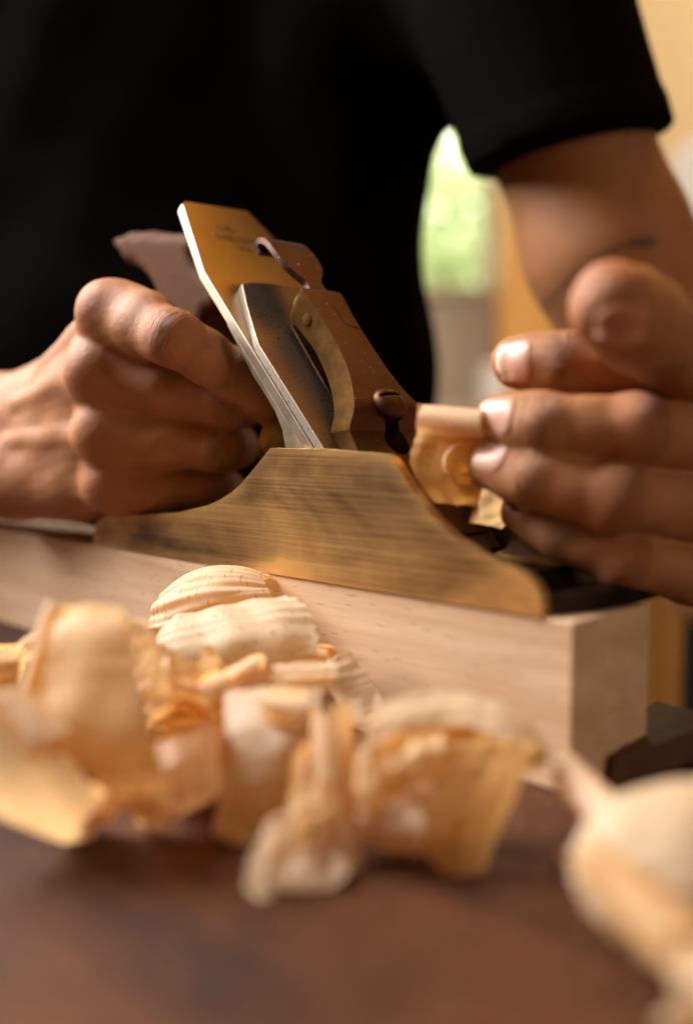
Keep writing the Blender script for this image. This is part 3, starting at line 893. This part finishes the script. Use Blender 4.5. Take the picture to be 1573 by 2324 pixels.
# torso, neck and hips inside the shirt
def f_torso_body(p, g=0.0):
    q = (p - np.array([-119, 620, 0])) * np.array([.56, 1, 1])
    t = smin(cone_d(q, (0, 0, -250), (0, 0, 120), 92 + g, 88 + g), cone_d(q, (0, 0, 120), (0, 20, 390), 88 + g, 96 + g), 40)
    return t
V, Q = surface_nets(lambda p: smin(smin(f_torso_body(p, -6), smin(cone_d(p, (-300, 640, 400), (70, 560, 390), 44, 40), cone_d(p, (-125, 620, 440), (-120, 600, 560), 52, 48), 30), 30), np.full(len(p), 1e3), 1),
                    (-360, 480, -330), (120, 760, 600), 8.0, 1.6)
add_piece(V, Q)
VA = np.concatenate(V_all); FA = np.concatenate(F_all)
body = np_mesh('body', VA, FA, SKIN, person, PO)
# per-vertex skin data
js = np.zeros(len(VA)); jm = np.zeros(len(VA)); red = np.zeros(len(VA)); bestd = np.full(len(VA), 1e9)
def joint(c, a, b, r, amp, dorsal):
    global bestd
    ax = np.asarray(b) - np.asarray(a); ax /= np.linalg.norm(ax)
    q = VA - c; dd = np.linalg.norm(q, axis=1)
    dn = np.asarray(dorsal, float); dn /= np.linalg.norm(dn)
    side = np.clip((q @ dn) / r * 1.3, 0, 1)
    m = np.exp(-((q @ ax) / (r * .5)) ** 2) * side * (dd < r * 2.4) * amp
    near = (dd < bestd) & (dd < r * 2.4)
    js[near] = (q @ ax)[near]; jm[near] = m[near]; bestd[near] = dd[near]
for k in RH:
    pts, rs = RH[k]
    dors = (0.15, -1, .55) if k == 'idx' else (.1, -1, .2)
    joint(pts[1], pts[0], pts[1] * .5 + pts[2] * .5, rs[1], 1.0, dors)
    if k == 'idx': joint(pts[2], pts[1], pts[3], rs[2], .8, (.3, -1, .4))
for k in LH:
    pts, rs = LH[k]
    joint(pts[1], pts[0], pts[2], rs[1], .7, (0, -1, .3))
    joint(pts[2], pts[1], pts[3], rs[2], .8, (0, -1, .3))
for D_, w_ in ((RH, 1.0), (LH, 1.0)):
    for k in D_:
        pts, rs = D_[k]
        for i, amp in ((0, .8), (1, .9), (3, .85)):
            red = np.maximum(red, amp * np.exp(-(np.linalg.norm(VA - pts[i], axis=1) / (rs[i] * 1.25)) ** 4))
red = np.maximum(red, .8 * np.exp(-(np.linalg.norm(VA - LTH[0][3], axis=1) / 13) ** 4))
# thin curved tattoo line on the upper arm
ink = np.zeros(len(VA))
tat = catmull(np.array([(1478, 549), (1440, 551), (1400, 562), (1350, 586), (1300, 625), (1262, 665), (1235, 700), (1215, 742)], float), 10)
ycam = VA[:, 1]
sel = (VA[:, 1] > 400) & (VA[:, 0] > 60)
dirs = VA - np.array([0, 0, CZ])
uu = 786.5 + F_PX * dirs[:, 0] / (dirs[:, 1] * _c - dirs[:, 2] * _s)
vv = 1162 - F_PX * (dirs[:, 1] * _s + dirs[:, 2] * _c) / (dirs[:, 1] * _c - dirs[:, 2] * _s)
idxs = np.where(sel & (VA[:, 1] < 500))[0]
for i, (tu, tv) in enumerate(tat):
    w_ = 13 if i < 11 else 8
    a_ = .95 if i < 11 else .6
    ink[idxs] = np.maximum(ink[idxs], a_ * np.exp(-(((uu[idxs] - tu) ** 2 + (vv[idxs] - tv) ** 2) / w_ ** 2)))
for nm, arr in (('crease_pos', js), ('crease_mask', jm), ('redness', red), ('ink', ink)):
    at = body.data.attributes.new(nm, 'FLOAT', 'POINT'); at.data.foreach_set('value', arr.astype(np.float32))

# fingernails, each pressed onto the finished surface of its finger
def nail(f, c, along, out, width, length, r, label=None, roll=0):
    along = np.asarray(along, float); along /= np.linalg.norm(along)
    out = np.asarray(out, float); out -= along * (out @ along); out /= np.linalg.norm(out)
    side = np.cross(along, out)
    NU, NV = 15, 17
    V = []; tipv = []
    for j in range(NV):
        t = j / (NV - 1) * 2 - 1
        hw = width / 2 * (1 - .9 * max(0, -t - .35) ** 1.6) * (1 - .55 * max(0, t - .55) ** 1.4)
        for i in range(NU):
            s = i / (NU - 1) * 2 - 1
            bulge = (1 - s * s)
            tt = t * length / 2 - (0 if t < 0 else 0) - np.sign(-t) * (1 - bulge) * -1.0 * (abs(t) ** 3) * length * .10 * (1)
            ang = s * hw / r
            dr = out * math.cos(ang) + side * math.sin(ang)
            o_ = c + along * tt
            q = o_ + dr * (r + 9)
            for _ in range(40):
                dd = float(f(q[None])[0])
                if dd < .02 or np.linalg.norm(q - (o_ + dr * (r + 9))) > 16: break
                q = q - dr * dd * .8
            rad = (q - o_) @ dr
            if t > .4: rad = max(rad, r * (1.0 - .25 * (t - .4)))
            rad = min(rad, r * 1.25)
            edge = max(abs(s), max(0, -t) ** 2)
            lift = .38 - .75 * max(0, edge - .72) / .28 * .8
            V.append(o_ + dr * (rad + lift)); tipv.append(max(0, (t - .62) / .25))
    F_ = [[j * NU + i, j * NU + i + 1, (j + 1) * NU + i + 1, (j + 1) * NU + i] for j in range(NV - 1) for i in range(NU - 1)]
    o = link_mesh('fingernail', V, F_, NAIL, person, origin=PO, angle=0)
    at = o.data.attributes.new('tip', 'FLOAT', 'POINT'); at.data.foreach_set('value', np.clip(tipv, 0, 1).astype(np.float32))
    sm = o.modifiers.new('solid', 'SOLIDIFY'); sm.thickness = .4 * MM; sm.offset = -1
    return o
CAMD = lambda p: -(p - np.array([0, 0, CZ])) / np.linalg.norm(p - np.array([0, 0, CZ]))
for k, outv, w, l in (('idx', (-.25, -1, .05), 11.5, 12.0), ('mid', (-.35, -1, .25), 12, 12.5), ('rng', (-.3, -1, .55), 11.2, 12), ('pky', (-.2, -.8, .8), 9.2, 10)):
    pts, rs = LH[k]
    al = pts[3] - pts[2]; al /= np.linalg.norm(al)
    nail(f_lh, pts[3] - al * 2.6, al, outv, w, l, rs[3])
pts, rs = LTH
tn = nail(lambda p: chain(p, *LTH, 4), pts[3] + np.array([.3, 0, -3.4]), (0, .2, -1), (0, -1, -.25), 14.5, 9.5, 9.5)
tn.data.materials.clear(); tn.data.materials.append(NAILR)

# --- shirt
HC = P(1292, 336, 478)
HA = (P(1378, 560, 492) - LS); HA /= np.linalg.norm(HA)
HN = np.array([.19, .03, -.95]); HN /= np.linalg.norm(HN)
def f_shirt(p):
    t = f_torso_body(p, 0)
    sh = cone_d(p, (-280, 640, 395), (60, 565, 385), 58, 56)
    t = smin(t, sh, 35)
    sl = cone_d(p, LS, HC + HA * 30, 56, 43.5)
    sl = np.minimum(sl, np.maximum(sl - 1.1, -((p - HC) @ HN) - 15))
    sl = np.maximum(sl, (p - HC) @ HN)
    t = smin(t, cone_d(p, (0, 590, 312), (78, 545, 300), 66, 47), 16)
    t = smin(t, cone_d(p, (-2, 590, 278), (-14, 600, 190), 58, 53), 14)
    d = smin(t, sl, 12)
    sr = cone_d(p, RS, RS + (RE - RS) * .62, 62, 52)
    sr = np.maximum(sr, (p - (RS + (RE - RS) * .52)) @ ((RE - RS) / np.linalg.norm(RE - RS)))
    d = smin(d, sr, 16)
    # folds
    x, y, z = p[:, 0], p[:, 1], p[:, 2]
    fold = 2.2 * np.sin(x * .045 + z * .022 + 1.3 * np.sin(z * .02)) + 1.4 * np.sin(x * .09 - z * .05 + 2) + .8 * np.sin(z * .12 + x * .05)
    d = d + fold * np.clip((z - 60) / 200, .35, 1) * .8 * np.clip((60 - x) / 60, .15, 1)
    d = np.maximum(d, -cone_d(p, (-125, 620, 470), (-118, 590, 640), 58, 70))
    return d
V, Q = surface_nets(f_shirt, (-400, 400, -330), (240, 800, 520), 3.6, 1.8)
np_mesh('shirt', V, Q, CLOTH, person, PO)

# ================================================================== SHAVINGS
def ribbon_obj(name, G, mat, label, group='wood shavings heaped on the bench', cat='wood shaving', thick=.14, seed=0, amp=.5, freq=.12, uvlen=1.0):
    """G: (rows, cols, 3) world mm grid; rows run along the shaving."""
    R, C = G.shape[:2]
    from mathutils import noise as mn
    G = G.copy(); mid = G.mean(1)
    for i in range(R):
        for j in range(C):
            q = Vector((mid[i] + .3 * (G[i, j] - mid[i])) * freq) + Vector((seed * 7.3, 0, 0))
            G[i, j] += np.array(mn.noise_vector(q)) * amp + np.array(mn.noise_vector(q * 3.1)) * amp * .35
    zmin = G[..., 2].min()
    if zmin < .5: G[..., 2] = np.maximum(G[..., 2], .5)
    c = G.reshape(-1, 3).mean(0); c[2] = G[..., 2].min()
    F_ = [[i * C + j, i * C + j + 1, (i + 1) * C + j + 1, (i + 1) * C + j] for i in range(R - 1) for j in range(C - 1)]
    V = G.reshape(-1, 3) - c
    me = bpy.data.meshes.new(name); me.from_pydata((V * MM).tolist(), [], F_)
    uv = me.uv_layers.new(name='uv')
    co = np.zeros((len(me.loops), 2))
    vi = np.array([l.vertex_index for l in me.loops])
    co[:, 0] = (vi // C) / (R - 1) * uvlen; co[:, 1] = (vi % C) / (C - 1)
    uv.data.foreach_set('uv', co.ravel())
    me.polygons.foreach_set('use_smooth', [True] * len(me.polygons))
    me.materials.append(mat)
    o = bpy.data.objects.new(name, me); COL.objects.link(o)
    o.location = Vector(c) * MM
    return tag(o, label, cat, group)
def curl(a, b, r0, r1, turns, phase, mat, label, n=90, cols=26, barrel=0.0, rf=7.0, flare=0.0, ridge=.0, squash=1.0, seed=0, amp=.5, pitch=0.0, ragged=1.5, **kw):
    a = np.asarray(a); b = np.asarray(b)
    ax = b - a; ln = np.linalg.norm(ax); ax = ax / ln
    t = np.array([0, 0, 1.0]) if abs(ax[2]) < .9 else np.array([1.0, 0, 0])
    u = np.cross(ax, t); u /= np.linalg.norm(u); w = np.cross(u, ax)
    g = np.random.default_rng(seed + 11)
    ph = g.uniform(0, 6, 4)
    G = np.zeros((n, cols, 3))
    for i in range(n):
        s = i / (n - 1); th = phase + 2 * math.pi * turns * s
        r = r0 + (r1 - r0) * s
        for j in range(cols):
            k = j / (cols - 1)
            rr = r * (1 + flare * (k - .5) - barrel * (2 * k - 1) ** 2) + ridge * math.sin(th * rf + 2.3 * math.sin(th * 2 + ph[0]) + k * 3.2) + ridge * .6 * math.sin(th * rf * 1.7 + ph[1])
            end = ragged * math.sin(th * 2.3 + ph[2]) * (1 if k > .5 else -1) * abs(k - .5) * 2
            G[i, j] = a + ax * (k * ln + pitch * s + end) + u * math.cos(th) * rr + w * math.sin(th) * rr * squash
    return ribbon_obj('wood_shaving', G, mat, label, seed=seed, amp=amp, uvlen=turns * 1.2, **kw)
def sheet(rows, mat, label, n=10, cols=34, seed=0, amp=.3, wave=0.15, pleat=.45, corr=.30, lam=3.6, **kw):
    """rows: (u, v, d) left, (u, v, d) right, bulge mm"""
    n2 = max(n, int(56 / (len(rows) - 1)))
    Ls = catmull(np.array([P(*r[0]) for r in rows]), n2)
    Rs = catmull(np.array([P(*r[1]) for r in rows]), n2)
    B = catmull(np.array([[r[2]] for r in rows]), n2)[:, 0]
    m = len(Ls); G = np.zeros((m, cols, 3))
    cl = np.concatenate([[0], np.cumsum(np.linalg.norm(np.diff((Ls + Rs) / 2, axis=0), axis=1))])
    for i in range(m):
        tg = (Ls[min(i + 1, m - 1)] + Rs[min(i + 1, m - 1)] - Ls[max(i - 1, 0)] - Rs[max(i - 1, 0)])
        nr = np.cross(Rs[i] - Ls[i], tg); nr /= np.linalg.norm(nr) + 1e-9
        if nr[1] > 0: nr = -nr
        for j in range(cols):
            k = j / (cols - 1)
            if j in (0, cols - 1): k += .009 * math.sin(cl[i] * 1.7 + seed * 3 + j)
            G[i, j] = Ls[i] * (1 - k) + Rs[i] * k + nr * (.7 * B[i] * 4 * k * (1 - k) + wave * math.sin(k * 9 + i * .25 + seed)
                                  + pleat * (abs((k * (1.7 + seed % 3 * .6) + seed * .37 + .15 * math.sin(i * .13 + seed)) % 1 * 2 - 1) - .5)
                                  + corr * math.sin(2 * math.pi * cl[i] / (lam * (1 + .25 * math.sin(cl[i] * .21 + seed))) + 2.2 * k + seed) * (.6 + .4 * math.sin(k * 5 + seed)))
    return ribbon_obj('wood_shaving', G, mat, label, seed=seed, amp=amp, **kw)

# sharp crumpled pair against the board
curl(P(392, 1432, 318), P(632, 1384, 312), 19.5, 13, 1.3, -1.3, SH[0], 'crumpled ridged curl with cracked grain just under the plane', ridge=.42, rf=19, seed=1, squash=1.0, n=220, flare=-.12, barrel=.26, ragged=2.5, amp=1.3)
sheet([((396, 1400, 292), (646, 1350, 288), 1), ((360, 1436, 285), (692, 1374, 281), 2.5), ((362, 1480, 277), (720, 1436, 273), 3), ((395, 1530, 274), (722, 1480, 270), 1.5), ((460, 1556, 272), (716, 1500, 270), -2)],
      SH[0], 'broad ribbed band of shaving across the front of the crumpled curl', seed=2, pleat=.8, corr=.35, lam=6)
curl(P(455, 1490, 262), P(480, 1530, 262), 4.5, 2.5, 1.1, 0.5, SH[0], 'small curled tongue at the lower left of the ribbed band', seed=4, n=50)
curl(P(722, 1488, 287), P(752, 1492, 285), 3.4, 2.2, 1.5, 1.2, SH[1], 'tiny amber ring curl against the board', seed=5, amp=.2, n=60, cols=10, ragged=.3)
sheet([((738, 1500, 283), (792, 1478, 284), .5), ((742, 1550, 272), (830, 1530, 280), .8), ((770, 1600, 262), (862, 1570, 274), .5), ((800, 1650, 255), (870, 1620, 262), 0)],
      SH[2], 'pinkish flat shaving leaning on the board right of the amber ring', seed=6, amp=.4)
for i, (a_, b_, w_) in enumerate([((492, 1560), (757, 1508), 'upper'), ((500, 1588), (765, 1535), 'middle'), ((520, 1612), (750, 1560), 'lower')]):
    sheet([((a_[0], a_[1] - 11, 252), (a_[0] + 8, a_[1] + 14, 246), .5), (((a_[0] + b_[0]) / 2, (a_[1] + b_[1]) / 2 - 22, 254), ((a_[0] + b_[0]) / 2, (a_[1] + b_[1]) / 2 + 12, 247), 1), ((b_[0], b_[1] - 8, 258), (b_[0] + 4, b_[1] + 12, 252), .4)],
          SH[(0, 2, 0)[i]], w_ + ' of three long thin slivers below the ribbed band', seed=20 + i, amp=.3, cols=10, group='long thin slivers')
# left heap
curl(P(-95, 1560, 262), P(52, 1548, 268), 11, 8, 1.25, 2.0, SH[1], 'rough fuzzy curl at the left edge beside the board', ridge=.4, seed=7)
curl(P(70, 1500, 258), P(122, 1462, 262), 5.5, 4, 1.3, .6, SH[0], 'small crinkled white curl behind the tall shaving', ridge=.4, seed=8)
sheet([((150, 1378, 230), (272, 1378, 228), 1), ((122, 1420, 218), (292, 1420, 214), 2), ((96, 1560, 209), (322, 1560, 205), 2), ((110, 1650, 204), (352, 1670, 200), 2), ((200, 1750, 203), (378, 1760, 199), 2)],
      SH[1], 'tall broad golden shaving standing in the left heap', seed=9, amp=.2, pleat=.35)
sheet([((100, 1640, 208), (240, 1700, 203), 1), ((180, 1740, 206), (320, 1780, 201), 2), ((290, 1850, 214), (392, 1822, 209), 1)],
      SH[1], 'lower golden flap folded under the tall broad shaving', seed=39, amp=.2, pleat=.3)
curl(P(60, 1650, 214), P(142, 1388, 224), 4.2, 3.0, 1.1, 1.5, SH[0], 'bright white rolled edge left of the tall golden shaving', seed=10, amp=.4, n=50)
sheet([((258, 1372, 226), (300, 1400, 240), 1), ((300, 1440, 222), (348, 1440, 240), 2), ((325, 1530, 216), (372, 1520, 235), 2), ((350, 1620, 212), (400, 1600, 230), 1)],
      SH[0], 'pale narrow fold right of the tall golden shaving', seed=12)
curl(P(285, 1430, 252), P(330, 1440, 250), 4.2, 3, 1.3, 2.5, SH[0], 'tiny bright curl between the tall shaving and the ridged curl', seed=13, n=50, cols=12)
sheet([((296, 1510, 246), (345, 1455, 250), 1), ((330, 1590, 238), (400, 1480, 248), 2), ((400, 1620, 236), (460, 1530, 246), 1)], SH[1], 'folded golden scrap below the tiny bright curl', seed=14)
sheet([((-150, 1745, 190), (10, 1555, 212), 1), ((-60, 1822, 193), (108, 1645, 208), 2), ((60, 1884, 201), (185, 1752, 206), 2), ((198, 1930, 215), (239, 1838, 211), .5)],
      SH[2], 'wide pinkish shaving sloping down at the lower left', seed=15, amp=.25, pleat=1.5)
curl(P(225, 1690, 218), P(375, 1838, 208), 5.5, 4.5, 1.2, 3.4, SH[1], 'slanting roll under the foot of the tall shaving', seed=17, amp=.4)
curl(P(404, 1690, 250), P(408, 1694, 222), 9.5, 6.5, 1.4, 1.2, SH[1], 'hollow curl with a dark orange mouth facing the viewer', seed=18, flare=.15, squash=1.2)
sheet([((330, 1560, 256), (510, 1540, 256), 2), ((330, 1680, 252), (515, 1680, 252), 2), ((340, 1800, 246), (505, 1800, 246), 2)], SH[3], 'sheet added behind the hollow curl in the amber of its shade', seed=38)  # added sheet, fills the hollow with dark orange shade
sheet([((335, 1700, 222), (500, 1640, 226), 3), ((340, 1770, 214), (498, 1730, 218), 5), ((300, 1850, 214), (490, 1810, 216), 3), ((320, 1878, 219), (380, 1845, 217), 0)], SH[2], 'brownish lip of shaving in front of the hollow curl', seed=19)
curl(P(440, 1590, 240), P(520, 1560, 246), 5, 3, 1.2, 2.0, SH[0], 'small pale roll above the hollow curl', seed=28)
# middle
sheet([((508, 1575, 240), (728, 1560, 238), 2), ((505, 1660, 230), (726, 1640, 228), 4), ((500, 1760, 223), (712, 1730, 222), 4), ((492, 1850, 219), (670, 1830, 219), 3), ((488, 1912, 217), (612, 1912, 217), 1)],
      SH[2], 'flat matte shaving hanging straight down in the middle', seed=21, amp=.6)
sheet([((640, 1570, 232), (690, 1560, 232), 1), ((640, 1625, 228), (690, 1620, 228), 2)], SH[0], 'little pale flap at the top of the hanging shaving', seed=22)
curl(P(752, 1618, 214), P(772, 1975, 200), 4.6, 4.0, 1.1, 2.2, SH[0], 'narrow upright rolled shaving with a bright left side', seed=23, amp=.4)
sheet([((552, 2010, 190), (596, 2085, 184), .5), ((575, 1930, 192), (628, 2010, 186), 1), ((612, 1868, 194), (662, 1950, 189), 1.5), ((650, 1850, 198), (700, 1910, 196), 1), ((700, 1880, 206), (740, 1930, 204), 0)],
      SH[0], 'nearest loose loop of shaving with a bright white left edge', seed=24, amp=.6)
sheet([((640, 1900, 205), (600, 2095, 188), -2), ((700, 1900, 200), (680, 2070, 188), -2.5), ((750, 1925, 197), (740, 2030, 189), -1), ((790, 1950, 196), (785, 1990, 190), 0)],
      SH[2], 'grey pink inner face of the nearest loop of shaving', seed=37, amp=.6)
sheet([((660, 1800, 206), (760, 1770, 204), 1), ((640, 1870, 200), (770, 1850, 200), 2), ((560, 1990, 190), (600, 1890, 194), 0)], SH[1], 'golden scrap between the upright roll and the triangular loop', seed=25)
# the big crumpled one
GB = 'shavings of the large crumpled clump in the foreground'
sheet([((1075, 1668, 203), (1224, 1690, 205), 1.0), ((985, 1800, 199), (1176, 1795, 202), 1.5), ((950, 1905, 197), (1128, 1900, 199), 1.0), ((1046, 2031, 194.5), (1076, 2028, 195), 0)],
      SH[1], 'flat golden panel with a long straight right edge ending in a downward point', seed=26, amp=.2, wave=.1, pleat=.3, group=GB)
sheet([((842, 1606, 212), (812, 1722, 202), 1), ((905, 1584, 216), (880, 1672, 205), 1.5), ((1010, 1572, 219), (1006, 1640, 208), 1.0), ((1120, 1588, 217), (1130, 1668, 205), 1), ((1160, 1610, 215), (1226, 1694, 205.5), .5)],
      SH[0], 'bright upper fold roofing the large foreground clump', seed=27, amp=.3, wave=.1, pleat=.6, group=GB)
sheet([((826, 1640, 218), (1110, 1630, 218), -4), ((830, 1780, 214), (1120, 1760, 213), -6), ((850, 1890, 209), (1080, 1880, 207), -4), ((880, 1935, 205), (1050, 1930, 204), -2)],
      SH[3], 'inner wall of the large foreground clump tinted amber for shade', seed=29, amp=1.1, corr=1.0, lam=6, group=GB)
sheet([((850, 1740, 206), (884, 1800, 203), 1), ((925, 1690, 205), (972, 1762, 200), 2.5), ((1000, 1668, 206), (1040, 1716, 203), 2)],
      SH[1], 'diagonal fold crossing the hollow of the large foreground clump', seed=30, amp=.5, corr=.6, group=GB)
sheet([((872, 1830, 206), (900, 1880, 203), 1), ((930, 1790, 204), (975, 1850, 201), 2.0), ((985, 1770, 206), (1000, 1810, 204), 1)],
      SH[2], 'second smaller fold lower in the hollow of the large foreground clump', seed=33, amp=.5, corr=.6, group=GB)
curl(P(836, 1860, 204), P(960, 1880, 200), 5.5, 4, 1.15, 2.8, SH[2], 'soft roll under the left of the large foreground clump', seed=31, amp=.5, group=GB)
sheet([((812, 1700, 206), (858, 1690, 204), 1), ((806, 1800, 202), (868, 1800, 199), 2), ((820, 1900, 201), (880, 1900, 199), 1)], SH[1], 'upright strip at the left edge of the large foreground clump', seed=32, amp=.4, group=GB)
# right
curl(P(1282, 1752, 212), P(1400, 1870, 190), 4.2, 3.6, 1.1, 1.4, SH[2], 'slim pale tube poking out at the right beside the dark block', seed=33, amp=.3)
sheet([((1400, 1835, 186), (1650, 1735, 190), 2), ((1320, 1890, 178), (1680, 1800, 176), 6), ((1300, 1960, 172), (1720, 1920, 166), 8), ((1330, 2060, 166), (1740, 2060, 160), 7), ((1430, 2170, 162), (1740, 2190, 156), 4), ((1560, 2290, 156), (1740, 2320, 152), 1)],
      SH[0], 'large pale shaving filling the right edge of the foreground', seed=34, amp=1.5)
curl(P(1330, 1930, 166), P(1560, 2150, 150), 5, 3, 1.0, 3.2, SH[1], 'golden roll crossing the large pale shaving at right', seed=35, amp=1.0, flare=.6)
curl(P(1530, 2240, 146), P(1660, 2290, 142), 7, 5, 1.1, 1.0, SH[0], 'blurred nearest curl at the lower right corner', seed=36)
# loose small curls that fill the heap
for k, (a_, b_, ra, rb, mt, lb) in enumerate([
        ((35, 1592, 207), (118, 1690, 202), 4.6, 3.2, 0, 'pale roll lying against the foot of the tall shaving at the left edge'),
        ((150, 1872, 217), (240, 1822, 213), 4.4, 3.0, 2, 'small roll at the lower right corner of the sloping shaving'),
        ((520, 1548, 249), (600, 1520, 251), 3.8, 2.4, 0, 'little curl above the hanging shaving next to the slivers'),
        ((604, 1604, 228), (694, 1612, 226), 4.2, 2.6, 0, 'pale roll across the head of the hanging shaving'),
        ((688, 1862, 206), (716, 1700, 213), 3.6, 2.4, 1, 'golden roll standing just left of the upright rolled shaving'),
        ((1178, 1640, 213), (1216, 1722, 208), 3.0, 2.0, 0, 'tiny pale roll at the right corner of the large clump'),
        ((330, 1590, 240), (400, 1530, 244), 5.0, 3.0, 0, 'pale open curl between the tall shaving and the ribbed band'),
        ((505, 1890, 216), (560, 1925, 212), 3.4, 2.2, 2, 'small curl at the foot of the hanging shaving')]):
    curl(P(*a_), P(*b_), ra, rb, 1.3, -1.3 + k, SH[mt], lb, seed=60 + k, amp=.6, n=60, cols=18, flare=.3, ridge=.15)
# in the throat of the plane
GK = 'shavings held in the throat of the plane'
sheet([((948, 918, 287), (1078, 940, 282), 1.5), ((944, 985, 286), (1090, 1000, 279), 2.5), ((930, 1045, 288), (1090, 1070, 280), 2.5), ((955, 1100, 288), (1092, 1120, 281), 1.5), ((986, 1142, 289), (1078, 1150, 284), 0)],
      SH[3], 'sheet of shaving rising out of the plane throat tinted amber for shade', seed=40, group=GK, amp=.5, corr=.08, pleat=.5)
curl(P(962, 950, 282), P(1104, 960, 272), 4.2, 3.0, 1.4, -1.3, SH[0], 'rolled top of shaving pinched by the middle fingertip', seed=41, group=GK, amp=.3, ragged=.5)
curl(P(1046, 1042, 284), P(1052, 1050, 275), 7.2, 2.6, 1.7, 1.2, SH[0], 'tight spiral curl against the ring fingertip', seed=42, group=GK, amp=.3, squash=1.15, ragged=.5)
sheet([((1085, 1100, 283), (1150, 1110, 287), 1), ((1075, 1150, 283), (1165, 1165, 289), 1), ((1065, 1185, 284), (1140, 1200, 290), 0)], SH[2], 'pale scrap of shaving below the ring finger nail', seed=43, group=GK, corr=.1)

# dust and crumbs on the bench
V, F_ = [], []
for i in range(700):
    x = rng.uniform(-30, 330); y = rng.uniform(-260, -2); w = l2w((x, y, 0)); w[2] = .25
    s = rng.uniform(.1, .45); k = len(V)
    a = rng.uniform(0, 6.28)
    V += [(w[0] + s * math.cos(a + q), w[1] + s * math.sin(a + q), .1) for q in (0, 2.1, 4.2)] + [(w[0], w[1], .1 + s * .6)]
    F_ += [[k, k + 1, k + 2], [k, k + 1, k + 3], [k + 1, k + 2, k + 3], [k, k + 2, k + 3]]
tag(link_mesh('sawdust', V, F_, SH[0], smooth=False), kind='stuff', label='sawdust crumbs scattered on the dark bench')
